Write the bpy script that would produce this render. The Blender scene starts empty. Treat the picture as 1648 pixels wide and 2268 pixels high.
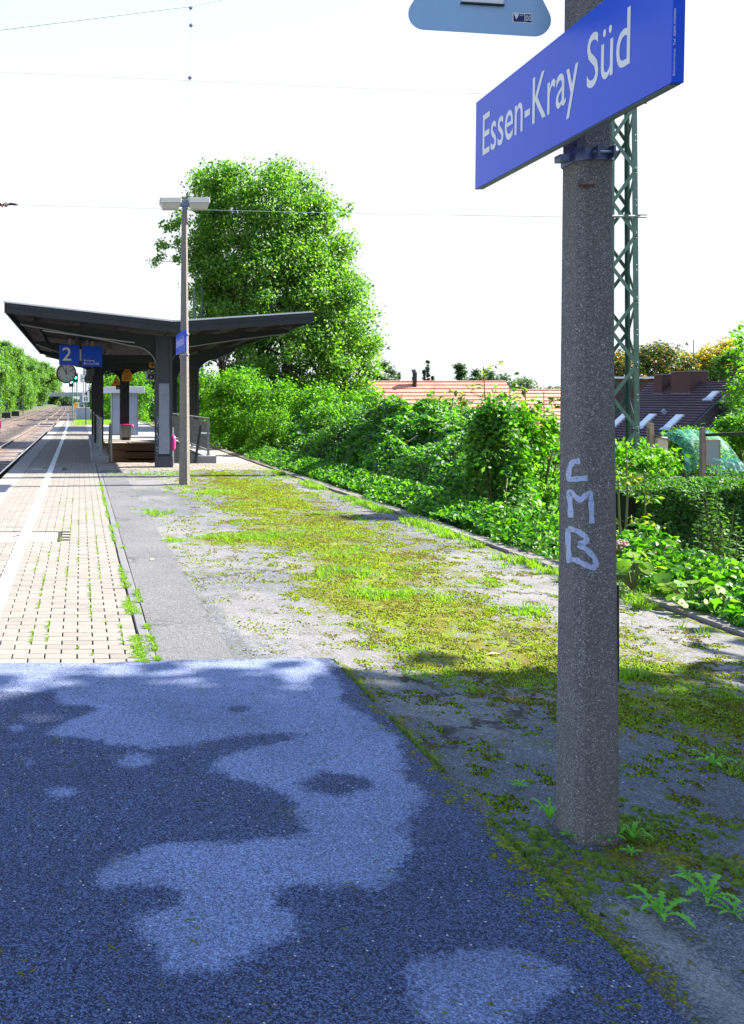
import bpy, math, random
import numpy as np
from mathutils import Vector, Matrix, noise
R = math.radians
rng = np.random.default_rng(7)
random.seed(7)
sc = bpy.context.scene

# ------------------------------------------------------------ camera, world, sun, exposure
cd = bpy.data.cameras.new("camera"); cam = bpy.data.objects.new("camera", cd)
sc.collection.objects.link(cam); sc.camera = cam
cam.location = (0, 0, 1.6); cam.rotation_euler = (R(90), 0, 0)
cd.sensor_fit = 'HORIZONTAL'; cd.sensor_width = 36; cd.lens = 41.5
cd.shift_x = (824 - 178) / 1648.; cd.shift_y = -(1134 - 888) / 1648.
cd.clip_start = .05; cd.clip_end = 4000
SUN_EL = R(37.8)
sunv = Vector((math.cos(SUN_EL) * .995, math.cos(SUN_EL) * .1, math.sin(SUN_EL)))
w = bpy.data.worlds.new("World"); sc.world = w; w.use_nodes = True
nt = w.node_tree; nt.nodes.clear()
sky = nt.nodes.new('ShaderNodeTexSky'); sky.sky_type = 'NISHITA'; sky.sun_disc = False
sky.sun_elevation = SUN_EL; sky.sun_rotation = math.atan2(sunv.x, sunv.y)
sky.air_density = 1.0; sky.dust_density = .6; sky.ozone_density = 3.0; sky.altitude = 60
bg = nt.nodes.new('ShaderNodeBackground'); bg.inputs[1].default_value = .14
wo = nt.nodes.new('ShaderNodeOutputWorld')
# pale summer haze that thins out with height; blue overhead
_g = nt.nodes.new('ShaderNodeTexCoord'); _s = nt.nodes.new('ShaderNodeSeparateXYZ'); nt.links.new(_g.outputs['Generated'], _s.inputs[0])
_r = nt.nodes.new('ShaderNodeMapRange'); _r.interpolation_type = 'SMOOTHSTEP'; _r.inputs[1].default_value = .62; _r.inputs[2].default_value = .30; nt.links.new(_s.outputs[2], _r.inputs[0])
_m = nt.nodes.new('ShaderNodeMix'); _m.data_type = 'RGBA'; nt.links.new(_r.outputs[0], _m.inputs[0]); nt.links.new(sky.outputs[0], _m.inputs[6]); _m.inputs[7].default_value = (1.86, 1.94, 2.06, 1)
nt.links.new(_m.outputs[2], bg.inputs[0]); nt.links.new(bg.outputs[0], wo.inputs[0])
sd = bpy.data.lights.new("sun", 'SUN'); sd.energy = 5.0; sd.angle = R(.5); sd.color = (1, .93, .82)
so = bpy.data.objects.new("sun", sd); sc.collection.objects.link(so)
so.rotation_euler = (-sunv).to_track_quat('-Z', 'Y').to_euler()
sc.view_settings.view_transform = 'Standard'; sc.view_settings.look = 'None'
sc.view_settings.exposure = 2.0; sc.view_settings.gamma = 1.0; sc.view_settings.use_curve_mapping = False
sc.cycles.max_bounces = 6; sc.cycles.transparent_max_bounces = 12

# ------------------------------------------------------------ helpers
def link(o, parent=None):
    sc.collection.objects.link(o)
    if parent is not None: o.parent = parent
    return o

def tag(o, label=None, cat=None, group=None, kind=None):
    if label: o['label'] = label
    if cat: o['category'] = cat
    if group: o['group'] = group
    if kind: o['kind'] = kind
    return o

def thing(name, label, cat, loc=(0, 0, 0), group=None, rz=0):
    o = bpy.data.objects.new(name, None); link(o)
    o.location = loc; o.rotation_euler = (0, 0, rz); o.empty_display_size = .2
    return tag(o, label, cat, group)

def copy_tree(o, loc, label, rz=None, scale=None):
    r = o.copy(); link(r); r.location = loc; r['label'] = label
    if rz is not None: r.rotation_euler = (0, 0, rz)
    if scale is not None: r.scale = scale
    for ch in list(o.children):
        c = ch.copy(); link(c, r)
        for g in ch.children:
            d = g.copy(); link(d, c)
    return r

class MB:
    def __init__(s): s.v = []; s.f = []
    def add(s, vs, fs):
        n = len(s.v); s.v += [tuple(p) for p in vs]; s.f += [tuple(i + n for i in f) for f in fs]; return s
    def box(s, x0, x1, y0, y1, z0, z1):
        return s.add([(x0,y0,z0),(x1,y0,z0),(x1,y1,z0),(x0,y1,z0),(x0,y0,z1),(x1,y0,z1),(x1,y1,z1),(x0,y1,z1)],
                     [(0,3,2,1),(4,5,6,7),(0,1,5,4),(1,2,6,5),(2,3,7,6),(3,0,4,7)])
    def cbox(s, x0, x1, y0, y1, z0, z1, b):      # box with chamfered top edge
        V = [(x0,y0,z0),(x1,y0,z0),(x1,y1,z0),(x0,y1,z0),(x0,y0,z1-b),(x1,y0,z1-b),(x1,y1,z1-b),(x0,y1,z1-b),
             (x0+b,y0+b,z1),(x1-b,y0+b,z1),(x1-b,y1-b,z1),(x0+b,y1-b,z1)]
        F = [(0,1,5,4),(1,2,6,5),(2,3,7,6),(3,0,4,7),(4,5,9,8),(5,6,10,9),(6,7,11,10),(7,4,8,11),(8,9,10,11),(0,3,2,1)]
        return s.add(V, F)
    def tube(s, pts, r, n=8, caps=True):
        pts = [Vector(p) for p in pts]; k = len(pts)
        rs = r if hasattr(r, '__len__') else [r] * k
        base = len(s.v); ref = None
        for i, p in enumerate(pts):
            d = (pts[min(i+1, k-1)] - pts[max(i-1, 0)])
            if d.length < 1e-9: d = Vector((0, 0, 1))
            d.normalize()
            if ref is None: ref = Vector((0, 1, 0)) if abs(d.y) < .9 else Vector((1, 0, 0))
            a = d.cross(ref).normalized(); b = d.cross(a).normalized(); ref = -b if False else ref
            for j in range(n):
                t = 2 * math.pi * (j + .5) / n
                q = p + (a * math.cos(t) + b * math.sin(t)) * rs[i]
                s.v.append(tuple(q))
        for i in range(k - 1):
            for j in range(n):
                a0 = base + i * n + j; a1 = base + i * n + (j + 1) % n
                s.f.append((a0, a1, a1 + n, a0 + n))
        if caps:
            s.f.append(tuple(base + j for j in reversed(range(n)))); s.f.append(tuple(base + (k-1)*n + j for j in range(n)))
        return s
    def bar(s, a, b, w, h=None, up=(0, 0, 1)):    # rectangular bar between two points
        h = h or w; a = Vector(a); b = Vector(b); d = (b - a).normalized(); up = Vector(up)
        if abs(d.dot(up)) > .98: up = Vector((0, 1, 0))
        x = d.cross(up).normalized() * (w / 2); y = x.cross(d).normalized() * (h / 2)
        V = [a-x-y, a+x-y, a+x+y, a-x+y, b-x-y, b+x-y, b+x+y, b-x+y]
        return s.add(V, [(0,3,2,1),(4,5,6,7),(0,1,5,4),(1,2,6,5),(2,3,7,6),(3,0,4,7)])
    def prism_y(s, prof, y0, y1):                 # profile in x,z extruded along y
        n = len(prof)
        V = [(x, y0, z) for x, z in prof] + [(x, y1, z) for x, z in prof]
        F = [tuple(range(n)), tuple(range(2*n-1, n-1, -1))] + [(i, i+n, (i+1) % n + n, (i+1) % n) for i in range(n)]
        return s.add(V, F)
    def dome(s, c, r, n=6):
        cx, cy, cz = c; V = [(cx, cy-r*.6, cz)]
        for j in range(n):
            t = 2*math.pi*j/n; V.append((cx+r*math.cos(t), cy, cz+r*math.sin(t)))
        return s.add(V, [(0, 1+(j+1) % n, 1+j) for j in range(n)])
    def build(s, name, mat, parent=None, smooth=False, kind=None, bevel=0):
        me = bpy.data.meshes.new(name); me.from_pydata(s.v, [], s.f); me.update()
        if smooth: me.shade_smooth()
        o = bpy.data.objects.new(name, me)
        if mat: me.materials.append(mat)
        if kind: o['kind'] = kind
        if bevel:
            m = o.modifiers.new('edge', 'BEVEL'); m.width = bevel; m.segments = 2; m.limit_method = 'ANGLE'
        return link(o, parent)

def npmesh(name, V, F, mat, parent=None, smooth=False, attrs=None, kind=None):
    """V (N,3) array; F (M,k) array of equal-size faces"""
    me = bpy.data.meshes.new(name); V = np.asarray(V, np.float32); F = np.asarray(F, np.int32)
    me.vertices.add(len(V)); me.vertices.foreach_set('co', V.ravel())
    k = F.shape[1]; me.loops.add(F.size); me.loops.foreach_set('vertex_index', F.ravel())
    me.polygons.add(len(F)); me.polygons.foreach_set('loop_start', np.arange(0, F.size, k, dtype=np.int32))
    try: me.polygons.foreach_set('loop_total', np.full(len(F), k, np.int32))
    except Exception: pass
    me.update(calc_edges=True)
    if smooth: me.polygons.foreach_set('use_smooth', np.ones(len(F), bool))
    for an, arr in (attrs or {}).items():
        at = me.attributes.new(an, 'FLOAT', 'POINT'); at.data.foreach_set('value', np.asarray(arr, np.float32).ravel())
    if mat: me.materials.append(mat)
    o = bpy.data.objects.new(name, me)
    if kind: o['kind'] = kind
    return link(o, parent)

def W(x, y, Y):    # pixel of the 1648-wide view -> world point at depth Y
    return Vector(((x - 178) * Y / 1900., Y, 1.6 + (888 - y) * Y / 1900.))
def G(x, y, z=0.0):
    Y = (1.6 - z) * 1900. / (y - 888); return Vector(((x - 178) * Y / 1900., Y, z))

def fbm(x, y, sc_=1., oct_=3, seed=0.):
    """cheap vectorised value noise, about -1..1"""
    x = np.asarray(x, float) * sc_; y = np.asarray(y, float) * sc_; out = np.zeros(np.broadcast(x, y).shape); a = 1.; tot = 0
    for o in range(oct_):
        xi = np.floor(x); yi = np.floor(y); fx = x - xi; fy = y - yi
        fx = fx * fx * (3 - 2 * fx); fy = fy * fy * (3 - 2 * fy)
        def h(i, j):
            t = np.sin(i * 127.1 + j * 311.7 + seed * 74.7 + o * 13.3) * 43758.5453
            return t - np.floor(t)
        v = (h(xi, yi) * (1-fx) + h(xi+1, yi) * fx) * (1-fy) + (h(xi, yi+1) * (1-fx) + h(xi+1, yi+1) * fx) * fy
        out += a * (v * 2 - 1); tot += a; a *= .5; x = x * 2.03 + 5; y = y * 2.03 + 9
    return out / tot * 1.6

# ------------------------------------------------------------ materials
def mat(name): 
    m = bpy.data.materials.new(name); m.use_nodes = True; n = m.node_tree
    return m, n, n.nodes['Principled BSDF'], n.nodes['Material Output']
def nd(n, t, **kw):
    x = n.nodes.new(t)
    for k, v in kw.items():
        if k.startswith('i_'):
            key = k[2:]; key = int(key) if key.isdigit() else key
            x.inputs[key].default_value = v
        else: setattr(x, k, v)
    return x
def ramp(n, fac, stops, interp='LINEAR'):
    r = n.nodes.new('ShaderNodeValToRGB'); r.color_ramp.interpolation = interp
    e = r.color_ramp.elements
    while len(e) < len(stops): e.new(.5)
    for i, (p, c) in enumerate(stops):
        e[i].position = p; e[i].color = (c[0], c[1], c[2], 1) if hasattr(c, '__len__') else (c, c, c, 1)
    n.links.new(fac, r.inputs[0]); return r.outputs[0]
def mix(n, fac, a, b, mode='MIX'):
    m = n.nodes.new('ShaderNodeMix'); m.data_type = 'RGBA'; m.blend_type = mode
    for s_, v in ((m.inputs[0], fac), (m.inputs[6], a), (m.inputs[7], b)):
        if isinstance(v, bpy.types.NodeSocket): n.links.new(v, s_)
        elif hasattr(v, '__len__'): s_.default_value = (*v[:3], 1)
        else: s_.default_value = v
    return m.outputs[2]
def mth(n, op, a, b=0., c=0.):
    m = n.nodes.new('ShaderNodeMath'); m.operation = op
    for i, v in enumerate((a, b, c)):
        if isinstance(v, bpy.types.NodeSocket): n.links.new(v, m.inputs[i])
        else: m.inputs[i].default_value = v
    return m.outputs[0]
def objco(n, geo=False):
    if geo: return n.nodes.new('ShaderNodeNewGeometry').outputs['Position']
    return n.nodes.new('ShaderNodeTexCoord').outputs['Object']
def noi(n, co, scale, detail=3, rough=.55, vec=None):
    t = nd(n, 'ShaderNodeTexNoise'); t.inputs['Scale'].default_value = scale; t.inputs['Detail'].default_value = detail
    t.inputs['Roughness'].default_value = rough
    if vec is not None:
        mp = nd(n, 'ShaderNodeMapping'); mp.inputs['Scale'].default_value = vec; n.links.new(co, mp.inputs[0]); co = mp.outputs[0]
    n.links.new(co, t.inputs['Vector']); return t.outputs[0]
def bump(n, bs, h, strength=.3, dist=.01):
    b = nd(n, 'ShaderNodeBump'); b.inputs['Strength'].default_value = strength; b.inputs['Distance'].default_value = dist
    n.links.new(h, b.inputs['Height']); n.links.new(b.outputs[0], bs.inputs['Normal']); return b
def mvar(name, c0, c1, scale=6, rough=.7, bmp=.2, bdist=.005, metal=0., c2=None, s2=60, spec=.5, vec=None, detail=5):
    """colour varying between c0 and c1 over a noise, fine grain of scale s2"""
    m, n, bs, _ = mat(name); co = objco(n)
    a = noi(n, co, scale, detail, .6, vec); col = ramp(n, a, [(.3, c0), (.7, c1)])
    f = noi(n, co, s2, 2)
    if c2 is not None: col = mix(n, ramp(n, f, [(.58, 0), (.68, 1)]), col, c2)
    n.links.new(col, bs.inputs['Base Color']); bs.inputs['Roughness'].default_value = rough; bs.inputs['Metallic'].default_value = metal
    bs.inputs['Specular IOR Level'].default_value = spec
    if bmp: bump(n, bs, f, bmp, bdist)
    return m
def leafmat(name, cols, trans=.45, rough=.5, spec=.22, clump=.6, cl_amt=.35):
    """leaf colour varies per leaf and by clump; light comes through the blades"""
    m, n, bs, out = mat(name)
    g = n.nodes.new('ShaderNodeNewGeometry'); rnd = g.outputs['Random Per Island']
    k = len(cols); col = ramp(n, rnd, [((i + .5) / k, c) for i, c in enumerate(cols)])
    cl = noi(n, g.outputs['Position'], clump, 2); v = ramp(n, cl, [(.3, 1 - cl_amt), (.7, 1 + 0 * cl_amt)])
    col = mix(n, 1., col, v, 'MULTIPLY')
    n.links.new(col, bs.inputs['Base Color']); bs.inputs['Roughness'].default_value = rough; bs.inputs['Specular IOR Level'].default_value = spec
    t = n.nodes.new('ShaderNodeBsdfTranslucent'); tc = mix(n, 1., col, (1.3, 1.5, .35), 'MULTIPLY'); n.links.new(tc, t.inputs[0])
    ms = n.nodes.new('ShaderNodeMixShader'); ms.inputs[0].default_value = trans
    n.links.new(bs.outputs[0], ms.inputs[1]); n.links.new(t.outputs[0], ms.inputs[2]); n.links.new(ms.outputs[0], out.inputs[0])
    return m
def plain(name, c, rough=.5, metal=0., emit=None):
    m, n, bs, _ = mat(name); co = objco(n); f = noi(n, co, 14, 4)
    n.links.new(mix(n, mth(n, 'MULTIPLY', f, .35), c, tuple(x * .72 for x in c)), bs.inputs['Base Color'])
    bs.inputs['Roughness'].default_value = rough; bs.inputs['Metallic'].default_value = metal
    if emit: bs.inputs['Emission Color'].default_value = (*c, 1); bs.inputs['Emission Strength'].default_value = emit
    return m

M = {}
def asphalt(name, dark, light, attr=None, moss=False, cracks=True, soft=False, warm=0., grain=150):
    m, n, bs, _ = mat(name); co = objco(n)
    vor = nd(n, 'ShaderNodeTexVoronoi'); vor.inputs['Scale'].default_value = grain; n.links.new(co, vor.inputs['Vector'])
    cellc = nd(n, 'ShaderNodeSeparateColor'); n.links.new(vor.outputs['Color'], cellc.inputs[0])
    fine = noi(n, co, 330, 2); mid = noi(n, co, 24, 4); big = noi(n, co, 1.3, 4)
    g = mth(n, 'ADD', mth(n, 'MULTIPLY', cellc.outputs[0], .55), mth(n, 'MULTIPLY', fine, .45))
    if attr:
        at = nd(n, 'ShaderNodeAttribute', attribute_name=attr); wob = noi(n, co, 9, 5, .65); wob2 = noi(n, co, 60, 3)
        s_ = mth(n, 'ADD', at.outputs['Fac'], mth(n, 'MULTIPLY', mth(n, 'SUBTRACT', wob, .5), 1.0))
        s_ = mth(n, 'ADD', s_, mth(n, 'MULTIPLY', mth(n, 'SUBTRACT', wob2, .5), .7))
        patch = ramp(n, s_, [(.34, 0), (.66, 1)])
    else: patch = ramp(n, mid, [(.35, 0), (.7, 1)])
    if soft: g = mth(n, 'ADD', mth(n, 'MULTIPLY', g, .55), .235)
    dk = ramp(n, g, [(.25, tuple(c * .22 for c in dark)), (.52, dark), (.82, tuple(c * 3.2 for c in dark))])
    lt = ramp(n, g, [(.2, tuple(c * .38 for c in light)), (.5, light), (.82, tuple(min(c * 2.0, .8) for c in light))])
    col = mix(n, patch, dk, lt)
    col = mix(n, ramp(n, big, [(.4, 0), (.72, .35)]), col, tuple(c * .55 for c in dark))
    # scattered pale stones
    v2 = nd(n, 'ShaderNodeTexVoronoi'); v2.inputs['Scale'].default_value = 45; n.links.new(co, v2.inputs['Vector'])
    s2 = nd(n, 'ShaderNodeSeparateColor'); n.links.new(v2.outputs['Color'], s2.inputs[0])
    stone = mth(n, 'MULTIPLY', mth(n, 'LESS_THAN', v2.outputs['Distance'], .16), mth(n, 'GREATER_THAN', s2.outputs[1], .87))
    col = mix(n, stone, col, (.5, .48, .44))
    h = g
    if moss:
        am = nd(n, 'ShaderNodeAttribute', attribute_name='moss'); w1 = noi(n, co, 7, 6, .7, (1, .8, 1)); w2 = noi(n, co, 45, 4, .7)
        s3 = mth(n, 'ADD', am.outputs['Fac'], mth(n, 'MULTIPLY', mth(n, 'SUBTRACT', w1, .5), 2.2))
        s3 = mth(n, 'ADD', s3, mth(n, 'MULTIPLY', mth(n, 'SUBTRACT', w2, .5), 2.4))
        mm = ramp(n, s3, [(.50, 0), (.60, 1)]); halo = ramp(n, s3, [(.3, 0), (.6, .45)])
        col = mix(n, halo, col, (.055, .05, .035))
        mc = ramp(n, noi(n, co, 3.5, 5, .7), [(.3, (.13, .08, .018)), (.43, (.19, .17, .008)), (.57, (.19, .26, .008)), (.75, (.32, .42, .02))])
        mc = mix(n, ramp(n, noi(n, co, 85, 3, .75), [(.42, 0), (.58, .85)]), mc, (.03, .036, .010))
        col = mix(n, mm, col, mc); h = mth(n, 'ADD', g, mth(n, 'MULTIPLY', mm, 1.2))
    # cracks
    vc = nd(n, 'ShaderNodeTexVoronoi', feature='DISTANCE_TO_EDGE'); vc.inputs['Scale'].default_value = .55
    dis = noi(n, co, 2.2, 6, .7); mp = nd(n, 'ShaderNodeVectorMath', operation='ADD'); n.links.new(co, mp.inputs[0])
    cx = nd(n, 'ShaderNodeCombineXYZ'); n.links.new(dis, cx.inputs[0]); n.links.new(noi(n, co, 3.1, 6, .7), cx.inputs[1]); n.links.new(cx.outputs[0], mp.inputs[1])
    n.links.new(mp.outputs[0], vc.inputs['Vector'])
    if cracks and (moss or not attr):
        crack = ramp(n, vc.outputs['Distance'], [(.0, 1), (.006, .8), (.011, 0)]); crack = mth(n, 'MULTIPLY', crack, ramp(n, noi(n, co, 1.1, 2), [(.45, 0), (.6, 1)]))
        col = mix(n, crack, col, (.03, .03, .022)); h = mth(n, 'SUBTRACT', h, mth(n, 'MULTIPLY', crack, 2))
    n.links.new(col, bs.inputs['Base Color']); bs.inputs['Roughness'].default_value = .92; bs.inputs['Specular IOR Level'].default_value = .2
    bump(n, bs, h, .75, .004)
    return m
M['front'] = asphalt('front_asphalt', (.048, .063, .112), (.160, .195, .31), 'patch', moss=True, cracks=False, grain=230)  # blue of the open shade is mixed into both asphalt tones
M['mossy'] = asphalt('mossy_asphalt', (.095, .10, .112), (.175, .172, .172), 'patch', moss=True, soft=True, grain=200)
M['strip'] = asphalt('patched_asphalt', (.105, .105, .11), (.135, .135, .138), soft=True, grain=200)
def paver():
    m, n, bs, _ = mat('paver'); co = objco(n, True)
    oi = n.nodes.new('ShaderNodeObjectInfo').outputs['Random']; isl = n.nodes.new('ShaderNodeNewGeometry').outputs['Random Per Island']
    r = mth(n, 'FRACT', mth(n, 'ADD', oi, isl)); col = ramp(n, r, [(0, (.185, .168, .145)), (.35, (.235, .215, .188)), (.7, (.21, .19, .165)), (1, (.262, .24, .208))])
    dirt = noi(n, co, 3, 5, .65); col = mix(n, ramp(n, dirt, [(.45, 0), (.8, .5)]), col, (.19, .17, .14))
    f = noi(n, co, 190, 2); col = mix(n, ramp(n, f, [(.35, .4), (.6, 0)]), col, (.13, .115, .10))
    n.links.new(col, bs.inputs['Base Color']); bs.inputs['Roughness'].default_value = .9; bump(n, bs, f, .4, .002); return m
M['paver'] = paver()
M['joint'] = mvar('joint_soil', (.022, .018, .014), (.035, .045, .012), 14, .95, .6, .01)
M['slab'] = mvar('concrete_slab', (.22, .20, .18), (.30, .275, .25), 3, .9, .3, .003, c2=(.16, .15, .13), s2=150)
M['kerb'] = mvar('kerb_concrete', (.12, .105, .095), (.19, .17, .155), 2.5, .9, .5, .004, c2=(.1, .1, .08), s2=120)
M['stripkerb'] = mvar('grey_kerb', (.11, .11, .115), (.16, .16, .16), 4, .9, .4, .003, c2=(.12, .12, .12), s2=160)
M['white'] = mvar('white_paint', (.62, .62, .60), (.80, .80, .78), 5, .7, .2, .002, c2=(.5, .48, .44), s2=90)
def poleconc(name, k=2.15, warm=(1.0, 1.0, .97)):
    m, n, bs, _ = mat(name); co = objco(n)
    v = nd(n, 'ShaderNodeTexVoronoi'); v.inputs['Scale'].default_value = 330; n.links.new(co, v.inputs['Vector'])
    s_ = nd(n, 'ShaderNodeSeparateColor'); n.links.new(v.outputs['Color'], s_.inputs[0])
    base = ramp(n, s_.outputs[0], [(0, tuple(.045*k*q for q in warm)), (.5, tuple(.085*k*q for q in warm)), (.88, tuple(.13*k*q for q in warm)), (.97, tuple(.22*k*q for q in warm)), (1, tuple(.30*k*q for q in warm))])
    fine = noi(n, co, 90, 4, .7); col = mix(n, ramp(n, fine, [(.3, .55), (.6, 0)]), base, (.032*k, .028*k, .024*k))
    stain = noi(n, co, 3, 4, .6, (3, 3, .5)); col = mix(n, ramp(n, stain, [(.4, 0), (.75, .5)]), col, (.07*k, .065*k, .055*k))
    n.links.new(col, bs.inputs['Base Color']); bs.inputs['Roughness'].default_value = .9; bs.inputs['Specular IOR Level'].default_value = .25
    bump(n, bs, mth(n, 'ADD', s_.outputs[0], fine), .6, .004); return m
M['poleconc'] = poleconc('washed_concrete'); M['lampconc'] = poleconc('lamp_concrete', 2.4, (1.1, .97, .88))
M['blue'] = plain('sign_blue', (.008, .085, .70), .30); M['blue'].node_tree.nodes['Principled BSDF'].inputs['Specular IOR Level'].default_value = .25; M['bluedark'] = plain('sign_blue_edge', (.01, .02, .33), .35)
M['lettering'] = plain('lettering_white', (.80, .84, .84), .45)
M['greyblue'] = plain('sign_grey', (.32, .52, .74), .38); M['label'] = plain('label_navy', (.01, .015, .12), .5)
M['galv'] = plain('galvanised', (.36, .38, .40), .45, .6); M['bluegalv'] = plain('clamp_steel', (.15, .18, .30), .4, .7)
M['darksteel'] = mvar('dark_painted_steel', (.010, .013, .016), (.020, .024, .030), 5, .55, .2, .002, c2=(.01, .01, .012), s2=70)
M['colsteel'] = mvar('column_steel', (.025, .032, .05), (.04, .048, .07), 4, .5, .2, .002, c2=(.03, .033, .045), s2=60)
M['colplate'] = mvar('column_plate', (.17, .20, .27), (.22, .25, .32), 5, .5, .15, .002, c2=(.12, .14, .19), s2=40)
M['roofedge'] = plain('zinc_edge', (.75, .77, .78), .4, .3); M['soffit'] = mvar('soffit_board', (.018, .015, .013), (.05, .04, .03), 3, .7, .3, .003, vec=(.4, 6, 1))
M['fascia'] = mvar('fascia', (.009, .012, .015), (.018, .023, .028), 3, .6, .2, .002)
M['rail'] = plain('rail_steel', (.75, .70, .66), .3, .85); M['railside'] = mvar('rust', (.07, .04, .03), (.13, .08, .055), 8, .85, .4, .004)
M['sleeper'] = mvar('sleeper', (.16, .12, .10), (.26, .21, .18), 4, .9, .4, .005)
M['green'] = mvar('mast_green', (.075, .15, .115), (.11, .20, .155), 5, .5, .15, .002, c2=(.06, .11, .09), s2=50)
M['darkgreen'] = mvar('dark_and_shaded_green', (.05, .10, .08), (.07, .13, .10), 5, .5, .15, .002)  # darker copy of the mast green; shades the masts' back and sides by colour
M['orange'] = plain('warning_orange', (1.0, .40, .02), .5); M['black'] = plain('black_paint', (.012, .012, .014), .4)
M['dial'] = plain('dial', (.60, .62, .61), .35); M['panelgrey'] = mvar('rail_panel', (.085, .10, .10), (.13, .145, .14), 4, .5, .2, .002)
M['railpost'] = plain('rail_post', (.20, .235, .25), .45, .2); M['parapet'] = mvar('parapet', (.19, .20, .215), (.28, .29, .30), 3, .85, .4, .004, c2=(.13, .14, .15), s2=80)
M['wood'] = mvar('brown_board', (.10, .055, .032), (.19, .105, .06), 3, .6, .3, .003, vec=(.5, 1, 8)); M['boardedge'] = plain('board_edge', (.35, .24, .15), .6)
M['kiosk'] = mvar('kiosk_panel', (.22, .27, .37), (.27, .32, .42), 2, .6, .1, .002); M['kioskroof'] = plain('kiosk_roof', (.62, .64, .66), .6)
M['bin'] = mvar('bin_steel', (.16, .16, .155), (.26, .26, .25), 9, .6, .3, .003); M['pink'] = plain('pink_bag', (.80, .05, .30), .4)
M['lampbody'] = plain('lamp_housing', (.36, .36, .33), .5); M['lampglass'] = plain('lamp_diffuser', (.55, .55, .50), .25)
M['bark'] = mvar('bark', (.05, .038, .028), (.11, .09, .07), 6, .9, .6, .02, vec=(3, 3, .6)); M['mosspile'] = leafmat('moss_pile', [(.06, .05, .016), (.17, .16, .012), (.16, .27, .010), (.27, .42, .015), (.09, .13, .012)], .15, rough=.9, spec=.05, clump=4, cl_amt=.3)
def _brown():
    n = M['mosspile'].node_tree; bs = n.nodes['Principled BSDF']; src = bs.inputs['Base Color'].links[0].from_socket
    g = n.nodes.new('ShaderNodeNewGeometry').outputs['Position']; f = noi(n, g, 1.6, 4, .6)
    n.links.new(mix(n, ramp(n, f, [(.50, 0), (.64, .75)]), src, (.115, .075, .022)), bs.inputs['Base Color'])
_brown()
M['stem'] = plain('green_stem', (.13, .14, .05), .7)
M['wire'] = plain('wire', (.45, .58, .60), .5, .3); M['insul'] = plain('insulator', (.16, .05, .04), .3)
M['green_light'] = plain('signal_green', (.05, 1., .45), .3, emit=6)
M['grassblade'] = leafmat('grass_blade', [(0.14, 0.34, 0.02), (0.21, 0.42, 0.03), (0.28, 0.46, 0.05), (0.3, 0.4, 0.08)], .4)
M['weed'] = leafmat('weed_leaf', [(.06, .17, .02), (.09, .22, .03), (.12, .26, .03)], .35, clump=3)
M['moss_cushion'] = mvar('moss_cushion', (.07, .13, .008), (.17, .26, .015), 30, .95, 1., .01, c2=(.03, .05, .005), s2=300)
M['bramble'] = leafmat('bramble_leaf', [(.030,.13,.012),(.055,.20,.016),(.10,.30,.025),(.17,.37,.05)], .5, spec=.4, clump=.9, cl_amt=.35)
M['lightbush'] = leafmat('light_bush_leaf', [(0.07, 0.23, 0.015), (0.11, 0.31, 0.02), (0.19, 0.38, 0.04)], .5, clump=1.2)
M['maple'] = leafmat('big_tree_leaf', [(.05,.16,.02),(.085,.24,.028),(.15,.32,.045),(.26,.42,.10)], .5, spec=.4, clump=.45, cl_amt=.3)
M['lefttree'] = leafmat('trackside_leaf', [(0.06, 0.17, 0.03), (0.09, 0.24, 0.035), (0.14, 0.3, 0.05), (0.2, 0.32, 0.1)], .45, clump=.25)
M['darktree'] = leafmat('dark_leaf', [(.024, .072, .024), (.042, .102, .030), (.060, .132, .036)], .35, clump=.5)
M['hedge'] = leafmat('hedge_leaf', [(.038, .128, .033), (.067, .194, .045), (.105, .254, .045)], .35, clump=1.5)
M['autumn'] = leafmat('autumn_leaf', [(.50, .30, .03), (.52, .38, .06), (.32, .34, .05)], .5, clump=.5)
M['orangegreen'] = leafmat('mixed_leaf', [(.026, .065, .026), (.052, .117, .039), (.078, .143, .039), (.130, .169, .065), (.416, .195, .039)], .35, clump=.5)
M['sapling'] = leafmat('sapling_leaf', [(.052, .169, .026), (.104, .260, .039), (.260, .286, .065)], .5, clump=2)
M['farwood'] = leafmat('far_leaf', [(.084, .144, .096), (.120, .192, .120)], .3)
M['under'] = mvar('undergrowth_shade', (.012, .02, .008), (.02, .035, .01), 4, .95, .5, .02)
M['earth'] = mvar('earth', (.05, .045, .03), (.07, .085, .03), .6, .95, .5, .02)
M['brick'] = mvar('chimney_brick', (.045, .022, .022), (.08, .038, .035), 6, .85, .4, .01, c2=(.06, .035, .03), s2=18)
M['slate'] = mvar('slate_cladding', (.018, .02, .03), (.035, .04, .055), 3, .5, .4, .01, s2=9)
M['rooftile'] = mvar('brown_tile', (.055, .034, .045), (.085, .055, .065), 1.4, .7, .4, .01, c2=(.12, .08, .09), s2=4)
M['render'] = plain('house_render', (.45, .43, .38), .9); M['frame'] = plain('window_frame', (.55, .57, .58), .4)
M['glass'] = plain('window_glass', (.20, .26, .27), .12); M['skylight'] = plain('roof_glass', (.62, .66, .66), .10, .2)
M['lead'] = plain('lead_flashing', (.35, .42, .52), .4, .4)
M['net'] = None

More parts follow.
